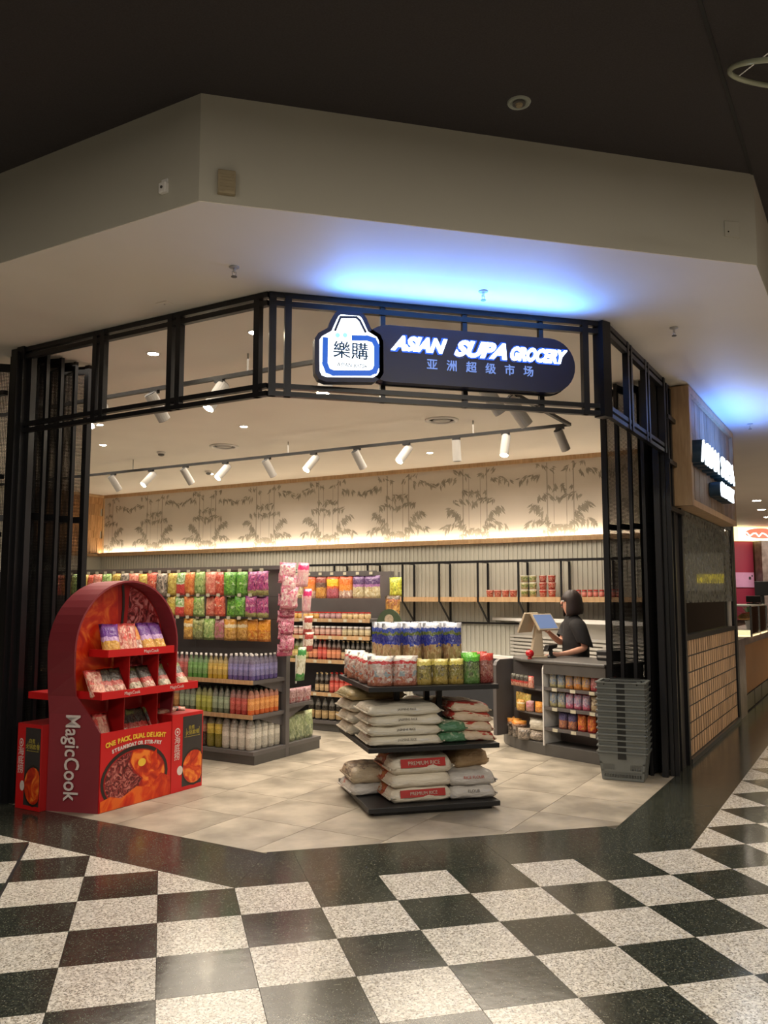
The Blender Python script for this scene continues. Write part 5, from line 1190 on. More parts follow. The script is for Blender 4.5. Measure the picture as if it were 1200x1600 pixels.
def fingers(base, fw, side, down, curl, scale=1.0):
    base, fw, side, down = Vector(base), Vector(fw).normalized(), Vector(side).normalized(), Vector(down).normalized()
    for k, (off, ln) in enumerate(((-.026, .062), (-.009, .072), (.009, .068), (.025, .052))):
        p0 = base + side * off - fw * .012; p1 = base + side * off * 1.15 + fw * ln * .45; p2 = p1 + (fw * (1 - curl) + down * curl) * ln * .3; p3 = p2 + (fw * (1 - curl * 1.4) + down * curl * 1.4) * ln * .28
        skinfig('finger', [[('a', tuple(p0), .0095), ('b', tuple(p1), .0088), ('c', tuple(p2), .008), ('d', tuple(p3), .0068)]], SKIN, pe, 1)
    q0 = base - fw * .045 - side * .022; q1 = q0 - side * .026 + fw * .022; q2 = q1 - side * .006 + fw * .032
    skinfig('thumb', [[('a', tuple(q0), .012), ('b', tuple(q1), .0105), ('c', tuple(q2), .0085)]], SKIN, pe, 1)
fingers((.325, .27, .951), (1, 0, -.05), (0, 1, 0), (0, 0, -1), .12)
fingers((.382, .252, 1.226), (.75, .6, .12), (.4, -.5, .5), (.3, .2, -.6), .35)
# T-shirt: lofted body with loose sleeves
def loft(mb, rings, n=20):
    vs = []
    for c, ax, ay in rings:      # c centre, ax / ay axis vectors
        c = Vector(c); ax = Vector(ax); ay = Vector(ay)
        for i in range(n):
            t = 2 * math.pi * i / n; vs.append(c + ax * math.cos(t) + ay * math.sin(t))
    fs = [(k * n + i, k * n + (i + 1) % n, (k + 1) * n + (i + 1) % n, (k + 1) * n + i) for k in range(len(rings) - 1) for i in range(n)]
    return mb.add(vs, fs)
sh = MB()
loft(sh, [((-.01, 0, .82), (.135, 0, 0), (0, .185, 0)), ((-.01, 0, .95), (.138, 0, .0), (0, .182, 0)), ((-.015, 0, 1.10), (.135, 0, 0), (0, .178, 0)), ((-.01, 0, 1.20), (.128, 0, 0), (0, .185, 0)), ((0, 0, 1.27), (.110, 0, 0), (0, .185, 0)), ((.01, 0, 1.315), (.085, 0, 0), (0, .145, 0)), ((.02, 0, 1.345), (.068, 0, 0), (0, .085, 0)), ((.025, 0, 1.362), (.058, 0, 0), (0, .062, 0))])
loft(sh, [((.0, .10, 1.255), (.085, 0, 0), (0, .02, .07)), ((.0, .165, 1.255), (.082, 0, 0), (0, .045, .055)), ((-.02, .20, 1.17), (.080, 0, .01), (0, .068, .02)), ((-.045, .222, 1.085), (.082, 0, .02), (0, .072, .0)), ((-.055, .228, 1.05), (.080, 0, .03), (0, .070, .0))])
loft(sh, [((.0, -.10, 1.255), (.085, 0, 0), (0, -.02, .07)), ((.02, -.16, 1.25), (.080, 0, 0), (0, -.045, .055)), ((.06, -.13, 1.16), (.070, 0, .04), (0, -.07, .03)), ((.10, -.09, 1.10), (.060, -.03, .05), (0.0, -.07, -.01))])
so = sh.build('t_shirt', SHIRT, pe, smooth=True, fix=True); sd = so.modifiers.new('thick', 'SOLIDIFY'); sd.thickness = .006; sd.offset = 1; so.modifiers.new('sub', 'SUBSURF').levels = 1
tr_ = MB(); loft(tr_, [((0, 0, 1.0), (.115, 0, 0), (0, .155, 0)), ((0, 0, .84), (.125, 0, 0), (0, .17, 0))])
for s_ in (-1, 1): loft(tr_, [((0, .085 * s_, .86), (.115, 0, 0), (0, .085, 0)), ((.0, .095 * s_, .65), (.10, 0, 0), (0, .085, 0)), ((.01, .10 * s_, .45), (.085, 0, 0), (0, .075, 0)), ((0, .10 * s_, .10), (.07, 0, 0), (0, .065, 0))])
o = tr_.build('trousers', TROU, pe, smooth=True, fix=True); o.modifiers.new('thick', 'SOLIDIFY').thickness = .005
for s_ in (-1, 1):
    MB().prism([(-.08, 0), (.16, 0), (.17, .03), (.12, .06), (.03, .10), (-.07, .10)], 'y', .10 * s_ - .045, .10 * s_ + .045).build('shoe', SHOE, pe, bevel=.015, fix=True)
# bob haircut: shell around the skull, open at the face (local +x)
hv = []; hf = []; NH, MH = 28, 13
for j in range(MH):
    v = j / (MH - 1)
    for i in range(NH):
        t = 2 * math.pi * i / NH
        if v < .5:
            ph_ = v / .5 * math.pi / 2; rad = math.sin(ph_); z = 1.505 + .122 * math.cos(ph_)
        else:
            q = (v - .5) / .5; rad = 1.0 + .10 * q - .10 * max(0, q - .7) / .3; z = 1.505 - .145 * q - .018 * q * math.cos(t)
        face = max(0, math.cos(t)) ** 3
        rx, ry = .112, .104
        cut = 1 - (0.42 * face if v > .42 else .04 * face)
        hv.append((.035 + rx * rad * math.cos(t) * cut - .012, ry * rad * math.sin(t), z + .003 * math.sin(9 * t)))
for j in range(MH - 1):
    for i in range(NH):
        tm = 2 * math.pi * (i + .5) / NH
        if j >= 6 and math.cos(tm) > .74: continue
        hf.append((j * NH + i, (j + 1) * NH + i, (j + 1) * NH + (i + 1) % NH, j * NH + (i + 1) % NH))
o = MB().add(hv, hf).build('hair', HAIR, pe, smooth=True); m_ = o.modifiers.new('thick', 'SOLIDIFY'); m_.thickness = .012; m_.offset = 0
# face
skinfig('nose', [[('a', (.118, 0, 1.515), .008), ('b', (.140, 0, 1.483), .011), ('c', (.128, 0, 1.474), .009)]], SKIN, pe, 1)
EYEW = mat('eye_white', (.6, .58, .55), .2, noise=(9, .02)); LIP = mat('lip', C('a85050'), .4, noise=(9, .1))
for s_ in (-1, 1):
    e = MB().lathe([(.0001 + .011 * math.sin(math.pi * i / 8), -.011 * math.cos(math.pi * i / 8)) for i in range(9)], 12).build('eye', EYEW, pe, smooth=True); e.location = (.118, .030 * s_, 1.508)
    MB().tube((.1275, .030 * s_, 1.508), (.130, .030 * s_, 1.508), .005, n=10).build('iris', HAIR, e).location = (-.118, -.030 * s_, -1.508)
    MB().bar((.126, .016 * s_, 1.530), (.120, .046 * s_, 1.528), .005).build('eyebrow', HAIR, pe)
    skinfig('ear', [[('a', (.04, .074 * s_, 1.515), .012), ('b', (.036, .084 * s_, 1.500), .012), ('c', (.042, .078 * s_, 1.482), .008)]], SKIN, pe, 1)
MB().bar((.127, -.02, 1.447), (.127, .02, 1.447), .008, .010).build('mouth', LIP, pe, bevel=.002)

# ---------------------------------------------------------------- stack of shopping baskets
BKM = mat('grey_basket_plastic', C('686c6a'), .38, noise=(9, .12)); BLK = mat('basket_handle_black', C('1c1e1e'), .45, noise=(9, .1))
def basket_mesh(full):
    H = .235; w0, d0, w1, d1 = .345, .265, .400, .310; mb = MB()
    def P(u, side, z):   # point on the tapered wall; side 0 front,1 right,2 back,3 left; u in -1..1
        k = z / H; w_ = (w0 + (w1 - w0) * k) / 2; d_ = (d0 + (d1 - d0) * k) / 2
        return [(u * w_, -d_), (w_, u * d_), (-u * w_, d_), (-w_, -u * d_)][side]
    def slab(side, u0, u1, z0, z1, t=.003):
        pts = []
        for u, z in ((u0, z0), (u1, z0), (u1, z1), (u0, z1)):
            x, y = P(u, side, z); pts.append((x, y, z))
        nx, ny = [(0, -1), (1, 0), (0, 1), (-1, 0)][side]
        vs = [(x - nx * t, y - ny * t, z) for x, y, z in pts] + pts
        mb.add(vs, [(0, 1, 2, 3)[::-1], (4, 5, 6, 7), (0, 1, 5, 4), (1, 2, 6, 5), (2, 3, 7, 6), (3, 0, 4, 7)])
    for s_ in range(4):
        slab(s_, -1, 1, 0, .022); slab(s_, -1, 1, .072, .086); slab(s_, -.36, .36, .086, .135); slab(s_, -1, 1, .135, .150)
        slab(s_, -1, -.88, .022, .15); slab(s_, .88, 1, .022, .15)
        n = 24 if s_ % 2 == 0 else 18
        for k in range(n): u = -.88 + 1.76 * (k + .25) / n; slab(s_, u, u + 1.76 / n * .5, .022, .072)
        for k in range(n):
            u = -.88 + 1.76 * (k + .25) / n
            if abs(u) > .38: slab(s_, u, u + 1.76 / n * .5, .086, .135)
        slab(s_, -1, 1, .150, H)
        slab(s_, -1.02, 1.02, .205, .213, t=-.004)
    mb.box(-w0 / 2, w0 / 2, -d0 / 2, d0 / 2, 0, .004)
    # rim lip
    for s_ in range(4):
        for zz_ in (H,):
            a_, b_ = P(-1.0, s_, H), P(1.0, s_, H); mb.bar((a_[0], a_[1], H), (b_[0], b_[1], H), .026, .012)
    return mb
bk_full = basket_mesh(True).mesh('basket_body', BKM)
hdl = MB()
for y in (-.150, .150): hdl.bar((-.13, y, .243), (.13, y, .243), .016, .012); hdl.bar((-.13, y, .243), (-.14, y, .215), .012); hdl.bar((.13, y, .243), (.14, y, .215), .012)
hdm = hdl.mesh('handle', BLK)
lgm = MB().box(-.035, .035, -.159, -.1515, .178, .230).mesh('handle_clip', BLK)
NB_ = 13
for k in range(NB_):
    t = thing('shopping_basket', ('lowest' if k == 0 else 'topmost' if k == NB_ - 1 else ORD[k]) + ' grey plastic basket' + ('' if k in (0, NB_ - 1) else ' up from the floor') + ' in the nested stack by the folded shutter', 'shopping basket', W(3.84 + .002 * (k % 3), -1.10, .004 + .0487 * k), R45 + .11 + .006 * math.sin(k * 2.1), 'nested stack of grey shopping baskets')
    link('basket_body', bk_full, t); link('handle_clip', lgm, t)
    if k == NB_ - 1: link('handle', hdm, t)

# ---------------------------------------------------------------- red cardboard display
MAR = mat('maroon_card', C('823038'), .5, noise=(5, .06)); RED = mat('red_card', C('c41c20'), .42, noise=(5, .06)); RED2 = mat('deep_red_card', C('9c1416'), .5, noise=(5, .06))
CHC = mat('charcoal_print', C('383434'), .45, noise=(9, .15)); GOLD = mat('gold_print', C('b0a040'), .45, noise=(30, .1)); WHP = mat('white_print', C('d8ccc8'), .45, noise=(30, .1)); YP = mat('yellow_print', C('e8c040'), .45, noise=(30, .1)); POT = mat('pot_rim_print', C('2c2422'), .4, noise=(9, .3))
def foodmat(name, c1, c2, c3, sc, dist=1.5):
    m = bpy.data.materials.new(name); m.use_nodes = True; nt = m.node_tree; b = nt.nodes['Principled BSDF']; tc = nt.nodes.new('ShaderNodeTexCoord')
    n = nt.nodes.new('ShaderNodeTexNoise'); n.inputs['Scale'].default_value = sc; n.inputs['Detail'].default_value = 4; n.inputs['Distortion'].default_value = dist
    nt.links.new(tc.outputs['Object'], n.inputs['Vector']); r = nt.nodes.new('ShaderNodeValToRGB'); e = r.color_ramp.elements
    e[0].position = .36; e[0].color = (*C(c1), 1); e[1].position = .50; e[1].color = (*C(c2), 1); x = e.new(.62); x.color = (*C(c3), 1)
    nt.links.new(n.outputs['Fac'], r.inputs[0]); nt.links.new(r.outputs[0], b.inputs['Base Color']); b.inputs['Roughness'].default_value = .35; return m
BROTH = foodmat('broth_print', 'b01c10', 'c83414', 'e06828', 5); MEAT = foodmat('meat_print', '481418', '903034', 'c07878', 12, 2.5); TOM = foodmat('tomato_print', 'a01c0c', 'cc4018', 'e88030', 8); DARKM = foodmat('beef_print', '3a1416', '7a2428', 'b87068', 16, 3); OIL = foodmat('splash_print', 'a81808', 'c83810', 'd86020', 6)
rd = thing('cardboard_display', 'red arched cardboard display stand with trays of hotpot packets', 'display stand', W(1.1, 2.1), R45)
def q(a, b, z): return (-(b - 2.1), a - 1.1, z)
band = [((.57, 2.27, 0), (.696, 1.87, 0)), ((.57, 2.27, .28), (.696, 1.87, .28)), ((.57, 2.27, .565), (.696, 1.87, .57)), ((.568, 2.275, .70), (.665, 1.965, .70)), ((.556, 2.28, .83), (.612, 2.045, .83)), ((.542, 2.275, 1.0), (.545, 1.99, 1.0))]
for i in range(0, 25):
    th = math.pi * (1 - i / 24); band.append(((1.045 + .515 * math.cos(th), 2.27, 1.165 + .515 * math.sin(th)), (1.03 + .52 * math.cos(th), 1.95, 1.165 + .52 * math.sin(th))))
band += [((1.55, 2.27, .9), (1.545, 1.96, .9)), ((1.54, 2.27, .6), (1.53, 1.98, .6))]
vs = [q(*p) for pr in band for p in pr]; fs = [(2 * i, 2 * i + 1, 2 * i + 3, 2 * i + 2) for i in range(len(band) - 1)]
o = MB().add(vs, fs).build('arch_band', MAR, rd, smooth=False); sm = o.modifiers.new('thick', 'SOLIDIFY'); sm.thickness = .014; sm.offset = -1
for p in o.data.polygons: p.use_smooth = False
def archpoly(a0, a1, zb, r=.50):
    pts = [(a0, zb), (a1, zb)]; n = 24
    for i in range(n + 1):
        th = math.pi * i / n; a = 1.035 + r * math.cos(th)
        if a0 <= a <= a1: pts.append((a, 1.165 + r * math.sin(th)))
    return pts
def decal(name, pts, b, m, t=.0012, parent=None):     # flat print on a face looking towards -b
    return MB().prism([(p[0] - 1.1, p[1]) for p in pts], 'x', -(b - 2.1), -(b - 2.1) + t).build(name, m, parent or rd, fix=True)
MB().prism([(p[0] - 1.1, p[1]) for p in [(.66, .45)] + archpoly(.66, 1.535, .45)[1:] + [(.56, 1.1), (.60, .95), (.645, .80)]], 'x', -(2.13 - 2.1), -(2.11 - 2.1)).build('back_panel', RED2, rd, fix=True)
decal('broth_picture', archpoly(.60, 1.08, .84, .475), 2.11, BROTH); decal('meat_picture', archpoly(1.10, 1.525, .84, .49), 2.11, MEAT)
for i in range(6):
    z0 = 1.65 - .09 * i; MB().bar(q(1.085 + .012 * math.sin(i * .9), 2.107, z0), q(1.085 + .012 * math.sin((i + 1) * .9), 2.107, z0 - .09), .006, .022).build('pot_divider_print', POT, rd)
# side legs inside the arch
# lower front box
def panel(name, a0, a1, b0, b1, z0, z1, m, bevel=0): return MB().box(-(b1 - 2.1), -(b0 - 2.1), a0 - 1.1, a1 - 1.1, z0, z1).build(name, m, rd, bevel=bevel)
panel('front_panel', .70, 1.41, 1.862, 1.872, 0, .567, RED);  panel('box_floor', .71, 1.40, 1.88, 2.25, .36, .37, RED2); panel('box_back', .72, 1.53, 2.24, 2.25, 0, 1.0, RED2)
panel('product_box', 1.41, 1.77, 1.858, 2.22, 0, .615, RED2, .003)
panel('rear_box', .515, 1.70, 2.275, 2.55, 0, .62, RED2, .003); panel('rear_shelf', .60, 1.60, 2.28, 2.56, .79, .84, RED)
panel('rear_divider', .9, .91, 2.28, 2.5, .62, .79, RED2)
# product panels (front-right box face and rear box end face)
def product(face):
    """face(u, z) -> position, u 0..1 across, returns local coordinates; built as thin prints"""
    def poly(name, pts, m, lift):
        vs = [face(u, z, lift) for u, z in pts]; n = len(vs); bt = [face(u, z, 0) for u, z in pts]
        return MB().add(vs + bt, [tuple(range(n))] + [tuple(range(2 * n - 1, n - 1, -1))] + [(i, (i + 1) % n, n + (i + 1) % n, n + i)[::-1] for i in range(n)]).build(name, m, rd, fix=True)
    poly('red_side_print', [(.0, .0), (1, 0), (1, 1), (0, 1)], RED, .0008)
    poly('charcoal_print', [(.34, .05), (.97, .05), (.97, .96), (.34, .96)], CHC, .0014)
    poly('bowl_rim_print', [(min(.985, .32 + .80 * (.5 + .50 * math.cos(t))), .285 + .245 * math.sin(t)) for t in [2 * math.pi * i / 20 for i in range(20)] if True][:20], POT, .0018)
    poly('hotpot_picture', [(min(.97, .36 + .72 * (.5 + .50 * math.cos(t))), .285 + .215 * math.sin(t)) for t in [2 * math.pi * i / 20 for i in range(20)]], TOM, .0022)
    poly('seal_print', [(.27 + .09 * math.cos(t), .27 + .06 * math.sin(t)) for t in [2 * math.pi * i / 14 for i in range(14)]], WHP, .0026)
    poly('ring_mark', [(.17 + .085 * math.cos(t), .775 + .05 * math.sin(t)) for t in [2 * math.pi * i / 16 for i in range(16)]], WHP, .0016)
    poly('ring_mark', [(.17 + .062 * math.cos(t), .775 + .036 * math.sin(t)) for t in [2 * math.pi * i / 16 for i in range(16)]], RED, .0020)
    poly('ring_mark', [(.17 + .030 * math.cos(t), .775 + .018 * math.sin(t)) for t in [2 * math.pi * i / 16 for i in range(16)]], WHP, .0024)
    ux = Vector(face(1, 0, 0)) - Vector(face(0, 0, 0)); up_ = Vector((0, 0, 1))
    for k, c_ in enumerate('海底捞'): txt('side_character', c_, .068, face(.17, .665 - .105 * k, .002), (ux, up_), WHP, rd, ext=.0005)
    txt('title_character', '自煮', .036, face(.62, .80, .002), (ux, up_), GOLD, rd, ext=.0005); txt('title_character', '火锅套餐', .040, face(.65, .735, .002), (ux, up_), GOLD, rd, ext=.0005)
    poly('gold_rule', [(.40, .685), (.90, .685), (.90, .69), (.40, .69)], GOLD, .002)
    for u_ in (.45, .87): poly('gold_rule', [(u_, .69), (u_ + .006, .69), (u_ + .006, .80), (u_, .80)], GOLD, .002)
product(lambda u, z, l: q(1.412 + .356 * u, 1.858 - l, .002 + z * .61))
product(lambda u, z, l: q(.515 - l, 2.548 - .27 * u, .002 + z * .615))
# hotpot picture on the front panel
FB_ = 1.862
def fd(name, pts, m, lift): return decal(name, [p for p in pts], FB_ - lift, m, .0008)
fd('oil_splash_print', [(.705, .004), (1.405, .004), (1.405, .14), (1.30, .19), (1.20, .10), (1.05, .13), (.9, .07), (.80, .10), (.705, .08)], OIL, .0042)
fd('pot_rim_print', [(1.04 + .335 * math.cos(t), .200 + .235 * math.sin(t)) for t in [2 * math.pi * i / 36 for i in range(36)]], POT, .001)
fd('pot_lining_print', [(1.04 + .308 * math.cos(t), .198 + .208 * math.sin(t)) for t in [2 * math.pi * i / 36 for i in range(36)]], RED2, .0019)
fd('beef_picture', [(1.00, .40)] + [(1.04 + .298 * math.cos(t), .198 + .200 * math.sin(t)) for t in [math.radians(100 + 150 * i / 16) for i in range(17)]] + [(1.05, .10), (1.10, .18), (1.02, .24), (.97, .32)], DARKM, .0028)
fd('broth_picture', [(1.01, .40), (.985, .32), (1.035, .245), (1.115, .18), (1.07, .09), (1.02, .045)] + [(1.04 + .298 * math.cos(t), .198 + .200 * math.sin(t)) for t in [math.radians(-80 + 165 * i / 16) for i in range(17)]], TOM, .0028)
fd('yolk_print', [(1.10 + .04 * math.cos(t), .30 + .030 * math.sin(t)) for t in [2 * math.pi * i / 14 for i in range(14)]], YP, .0036)
fd('tofu_print', [(1.19, .24), (1.26, .26), (1.25, .38), (1.20, .34)], OIL, .0036)
AV = ((0, 1, 0), (0, 0, 1)); L1_ = 'ONE PACK, DUAL DELIGHT'; L2_ = 'STEAMBOAT OR STIR-FRY'
def arctext(s_, a0, a1, zc, rise, size, m):
    # letters spread along a shallow arc
    wts = [.45 if c in ' ,I-' else 1.25 if c in 'MW' else 1.0 for c in s_]; tot = sum(wts); acc = 0
    for c, w_ in zip(s_, wts):
        u = (acc + w_ / 2) / tot; acc += w_
        if c == ' ': continue
        z = zc + rise * (1 - (2 * u - 1) ** 2); sl = -rise * 4 * (2 * u - 1) / (a1 - a0)
        txt('print_letter', c, size, q(a0 + (a1 - a0) * u, FB_ - .003, z), ((0, 1, sl), (0, -sl, 1)), m, rd, ext=.0008, bold=.002)
arctext(L1_, .745, 1.345, .470, .030, .048, YP); arctext(L2_, .80, 1.30, .418, .030, .036, WHP)
# vertical lettering on the maroon side
dv = Vector((.40, .126, 0)).normalized(); ctr = Vector(q(.570 + .126 * .48, 2.27 - .40 * .48, .395)) + Vector((dv.y, -dv.x, 0)) * .018
txt('side_lettering', 'MagicCook', .168, ctr, ((0, 0, -1), tuple(dv)), WHP, rd, ext=.001, bold=.002, sx=.80)
# trays
def tray(a0, a1, b0, b1, z, lip, nm):
    panel(nm, a0, a1, b0, b1, z, z + .012, RED); panel(nm + '_lip', a0, a1, b0 - .006, b0 + .004, z - .004, z + lip, RED); panel(nm + '_lip', a0 - .006, a0 + .004, b0, b1, z - .004, z + lip, RED); panel(nm + '_lip', a1 - .004, a1 + .006, b0, b1, z - .004, z + lip, RED)
tray(.77, 1.45, 1.90, 2.10, 1.112, .052, 'upper_tray'); tray(.66, 1.66, 1.83, 2.10, .815, .052, 'middle_tray')
for a in (1.0, 1.30, 1.50):
    panel('divider', a, a + .008, 1.92, 2.09, .83, 1.112, RED2)
for a in (.96, 1.30): panel('divider', a, a + .008, 1.92, 2.09, .37, .815, RED2)
for a, z, b in ((1.20, 1.135, 1.893), (.95, .84, 1.823), (1.42, .84, 1.823)): txt('tray_lettering', 'MagicCook', .034, q(a, b, z), AV, WHP, rd, ext=.0005)
def dpack(key, a, b, z, w_, h_, label, rz=0, lean=-.42, grp=None, seed=0):
    return put('hotpot_packet', bagmesh('hotpot_packet', w_, h_, .045, PK[key], seed, gusset=.3), W(a, b, z), R45 + 1.5708 + rz, label, 'packet', grp, lean)
for k, (kk, a, w_, nm) in enumerate((('packviolet', .86, .13, 'purple topped'), ('packpink', .97, .11, 'red and pink'), ('packpink', 1.05, .11, 'coral red'), ('packorange', 1.13, .12, 'orange topped'), ('packviolet', 1.25, .14, 'bright purple topped'), ('packviolet', 1.37, .13, 'purple and gold'))):
    dpack(kk, a, 1.955, 1.126, w_ * 1.15, .245, f'{nm} packet, {ORD[k]} across the upper tray of the red display', rz=(-.35 if k < 3 else .1), grp='packets in the upper tray', seed=200 + k)
for k, (kk, a) in enumerate((('packpink', .70), ('packred', .79), ('packred', .90), ('packgreen', 1.07), ('packred', 1.21), ('packgreen', 1.38), ('packgreen', 1.58))):
    dpack(kk, a, 1.895, .829, .145, .225, f'{"coral" if k == 0 else "black and red"} hotpot packet, {ORD[k]} across the middle tray', rz=-.2 + .05 * k, lean=-.6, grp='packets in the middle tray', seed=210 + k)
for k, (kk, a) in enumerate((('packpink', .82), ('packred', 1.03), ('packgreen', 1.14), ('packred', 1.23), ('packgreen', 1.36))):
    dpack(kk, a, 1.955, .47, .14, .24, f'{"coral" if k == 0 else "black and green"} hotpot packet, {ORD[k]} across the lower bin of the display', rz=-.2 + .1 * k, lean=-.5, grp='packets in the lower bin', seed=220 + k)
for k in range(3): dpack('packred', 1.48 + .11 * k, 2.0, .617, .15, .11, f'black and red packet, {ORD[k]} lying on the product box top', rz=.4 * k, lean=-1.45, grp='packets lying on the product box', seed=230 + k)

# ---------------------------------------------------------------- neighbouring stall at the far end of the arcade
MAG = mat('magenta_wall_paint', C('8c1c3c'), .6, noise=(.6, .08)); STN = mat('stone_grey_brown', C('8a7c78'), .3, noise=(6, .4, C('5c504c'))); BRN = mat('brown_panel', C('9a6a38'), .5, noise=(2, .15)); SKT = mat('skirting_stone', C('50484a'), .3, noise=(7, .4, C('302a2a')))
struct(MB().box(12, 26, 15.9, 16.1, 0, ZS).build('wall_stall', mat('warm_brown_wall', C('6a4a3c'), .6, noise=(1, .3))))
struct(MB().box(15.0, 15.86, 15.84, 15.9, .9, 3.13).build('wall_magenta', MAG))
ns = thing('stall_sign', 'glowing yellow and white stall sign with red oval at arcade end', 'sign', (16.6, 15.7, 3.13))
MB().box(-1.7, 1.7, 0, .14, 0, .40).build('light_box', emis('stall_sign_yellow', (1.0, .80, .30), 2.2), ns); MB().box(-1.3, .2, -.012, 0, .03, .37).build('white_panel', emis('stall_sign_cream', (1, .9, .62), 2.4), ns)
MB().prism([(-.55 + .55 * math.cos(t), .22 + .15 * math.sin(t)) for t in [2 * math.pi * i / 24 for i in range(24)]], 'y', -.02, -.012).build('red_oval', emis('stall_sign_red', (.85, .14, .08), 1.6), ns, fix=True)
sw = MB()
for i in range(12): sw.bar((-1.15 + .1 * i, -.026, .19 + .06 * math.sin(i * 2.2)), (-1.05 + .1 * i, -.026, .19 + .06 * math.sin((i + 1) * 2.2)), .008, .035)
sw.build('script_flourish', emis('stall_sign_script', (1, .95, .8), 2.4), ns)
struct(MB().box(15.88, 16.18, 15.5, 15.8, 0, 3.13).build('pillar', STN))
t = thing('wall_poster', 'pink poster with dark specks on the magenta wall', 'poster', (15.53, 15.83, 1.82)); MB().box(-.30, .30, -.02, 0, 0, .42).build('sheet', mat('pink_poster', C('c890b8'), .5, noise=(8, .1)), t); MB().box(.13, .20, -.024, -.02, .22, .30).build('motif', CHC, t); MB().box(.22, .26, -.024, -.02, .30, .35).build('motif', CHC, t)
t = thing('menu_board', 'bright red menu panel beyond the stone pillar', 'sign', (16.55, 15.6, 2.66)); MB().box(-.35, .35, -.03, .0, 0, .26).build('panel', emis('red_menu_glow', (.75, .02, .04), .9), t); MB().box(-.3, .3, -.034, -.03, .1, .14).build('line', WHP, t)
for k in range(4):
    t = thing('stall_shelf', ORD[k] + ' wall shelf up behind the stall, beyond the stone pillar', 'shelf', (17.2, 15.72, .9 + .45 * k)); MB().box(-.9, .9, -.15, .15, 0, .03).build('board', OAK, t)
    for j in range(5): MB().lathe([(.05, .03), (.06, .12), (.05, .22), (.02, .26)], 10, (-.7 + .34 * j, 0, 0)).build('canister', [CHC, WHITE, BRN, MAG][(j + k) % 4], t)
# stall counter along the arcade line
sc_ = thing('stall_counter', 'neighbouring stall counter with stone top and brown front', 'counter', W(8.75, -1.44), R45)
# local x = -b, y = +a
MB().box(-.7, 0, 0, 7, .24, .90).build('front_panel', BRN, sc_); MB().box(-.72, .02, -.02, 7.02, .90, 1.0).build('stone_top', STN, sc_); MB().box(-.7, -.01, .02, 7, 0, .24).build('skirting', SKT, sc_)
for k in range(8): MB().box(.0, .008, .1 + .85 * k, .9 + .85 * k, .02, .225).build('skirting_tile', SKT, sc_)
gc = thing('glass_display_case', 'lit glass pastry case on the neighbouring stone counter', 'display case', W(9.2, -1.50, 1.0), R45)
MB().box(-.5, -.49, 0, 1.9, 0, .42).build('glass_pane', GLASS, gc); MB().box(-.01, 0, 0, 1.9, 0, .42).build('glass_pane', GLASS, gc); MB().box(-.5, 0, 0, .01, 0, .42).build('glass_pane', GLASS, gc)
for x, y in ((-.5, 0), (0, 0), (0, 1.9), (-.5, 1.9), (0, .95)): MB().box(x - .012, x + .012, y - .012, y + .012, 0, .43).build('frame_post', CHROME, gc)
MB().box(-.51, .01, -.01, 1.91, .42, .44).build('top', WCARD, gc); MB().box(-.5, 0, 0, 1.9, 0, .02).build('lit_floor', emis('case_glow', (1, .72, .38), 1.6), gc); MB().box(-.45, -.05, .03, 1.87, .22, .23).build('glass_shelf', GLASS, gc)
for k in range(8):
    t = thing('pastry', ORD[k] + ' golden pastry along the stall display case', 'pastry', W(9.32 + .2 * k, -1.38, 1.232), 0, 'pastries in the stall display case'); MB().lathe([(.045, 0), (.07, .03), (.05, .07), (.01, .085)], 12).build('crust', mat('pastry_crust', C('b87838'), .6, noise=(20, .4)), t, smooth=True)
    MB().lathe([(.02, .083), (.01, .10)], 8).build('topping', RCAP, t)
t = thing('till_monitor', 'small black till monitor on top of the stall display case', 'monitor', W(10.6, -1.38, 1.44), R45 + 1.2); MB().box(-.03, .03, -.1, .1, 0, .02).build('base', BLACKM, t); MB().box(-.01, .01, -.02, .02, .02, .05).build('neck', BLACKM, t); MB().box(-.012, .012, -.12, .12, .03, .13).build('screen', BLACKM, t, bevel=.005)
t = thing('till_monitor', 'black screen further back behind the stall display case', 'monitor', W(13.4, -1.2, 1.0), R45 + 1.3); MB().box(-.05, .05, -.12, .12, 0, .02).build('base', BLACKM, t); MB().box(-.015, .015, -.03, .03, .02, .62).build('neck', BLACKM, t); MB().box(-.02, .02, -.13, .13, .58, .84).build('screen', BLACKM, t, bevel=.005)
t = thing('potted_plant', 'leafy green plant in white pot on the stall counter', 'plant', W(12.2, -1.15, 1.0)); MB().lathe([(.09, 0), (.13, .2), (.12, .21)], 14).build('pot', WHITE, t)
lm_ = MB()
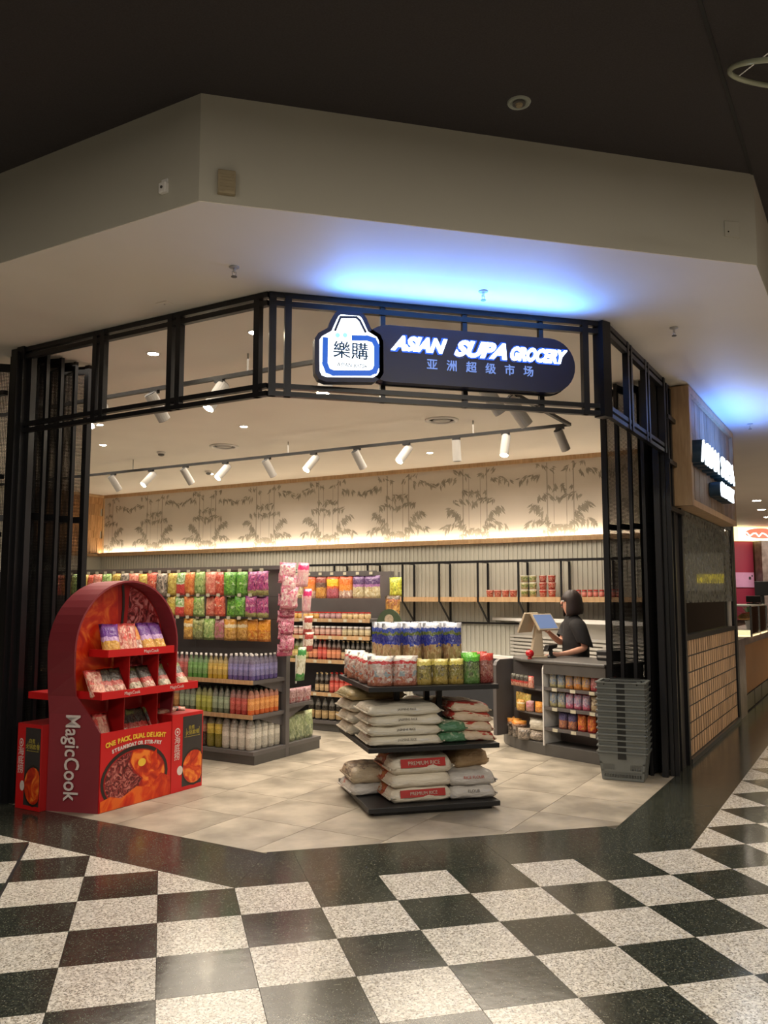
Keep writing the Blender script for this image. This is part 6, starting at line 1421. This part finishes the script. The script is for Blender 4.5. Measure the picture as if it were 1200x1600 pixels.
for i in range(60):
    a_ = rr.random() * 6.28; e_ = rr.random() * 1.2; l_ = .12 + .22 * rr.random(); d = Vector((math.cos(a_) * math.cos(e_), math.sin(a_) * math.cos(e_), math.sin(e_))); n_ = d.cross(Vector((0, 0, 1))).normalized() * .03; p0 = Vector((0, 0, .2))
    lm_.add([p0, p0 + d * l_ * .5 + n_, p0 + d * l_, p0 + d * l_ * .5 - n_], [(0, 1, 2, 3)])
o = lm_.build('foliage', mat('plant_green', C('5c7c50'), .5, noise=(9, .3)), t); stuff(o)
for k, (a, b) in enumerate(((15.23, -.97), (17.25, -.84), (19.3, -.75), (13.2, -1.6))):
    t = downlight(W(a, b), .11, ORD[k] + ' bright downlight along the arcade soffit beyond the sign box', grp='downlights over the arcade')
area('stall_lamp_bank', W(13.5, .3, 3.4), (0, 0, R45), 2, 2, 150, WARM2)
area('stall_lamp_bank', (16.5, 14.2, 3.4), (0, 0, 0), 2, 1, 90, WARM2)
struct(dbox(MB(), 8.1, 8.70, GB - .02, GB + .06, 0, 1.0).build('wall_stall_return', STN))
# unseen shopfronts across the arcade, added to glow and mirror in glass and floor
struct(dbox(MB(), 26.0, 26.2, -9.0, -2.6, 0, ZC).build('wall_arcade_end', mat('arcade_end_wall', C('6a5c50'), .6, noise=(1, .2))))
struct(dbox(MB(), 25.97, 26.0, -6.5, -2.8, 1.75, 3.0).build('window_6', emis('arcade_end_window', (1, .86, .62), .30)))
struct(dbox(MB(), 25.94, 25.97, -5.0, -3.6, 2.0, 2.3).build('sign_panel', emis('arcade_end_sign', (1, .75, .05), 2.0)))
struct(dbox(MB(), 0, 22, -9.2, -9.0, 0, ZC).build('wall_opposite', mat('opposite_wall', C('5a5048'), .6, noise=(1, .2))))
for k, (a0, a1, z0, z1, c, s) in enumerate(((1.5, 4.5, .4, 2.6, (1, .72, .46), .9), (5.5, 8.5, .3, 2.7, (1, .80, .60), 1.0), (9.5, 12.5, .4, 2.5, (1, .62, .66), .9), (13.5, 17.5, .3, 2.7, (1, .78, .5), 1.1))):
    struct(dbox(MB(), a0, a1, -9.0, -8.97, z0, z1).build('window_' + str(k + 2), emis('lit_shop_window_%d' % k, c, s)))  # added glowing sheets in place of unseen shop windows
print('objects', len(bpy.data.objects))
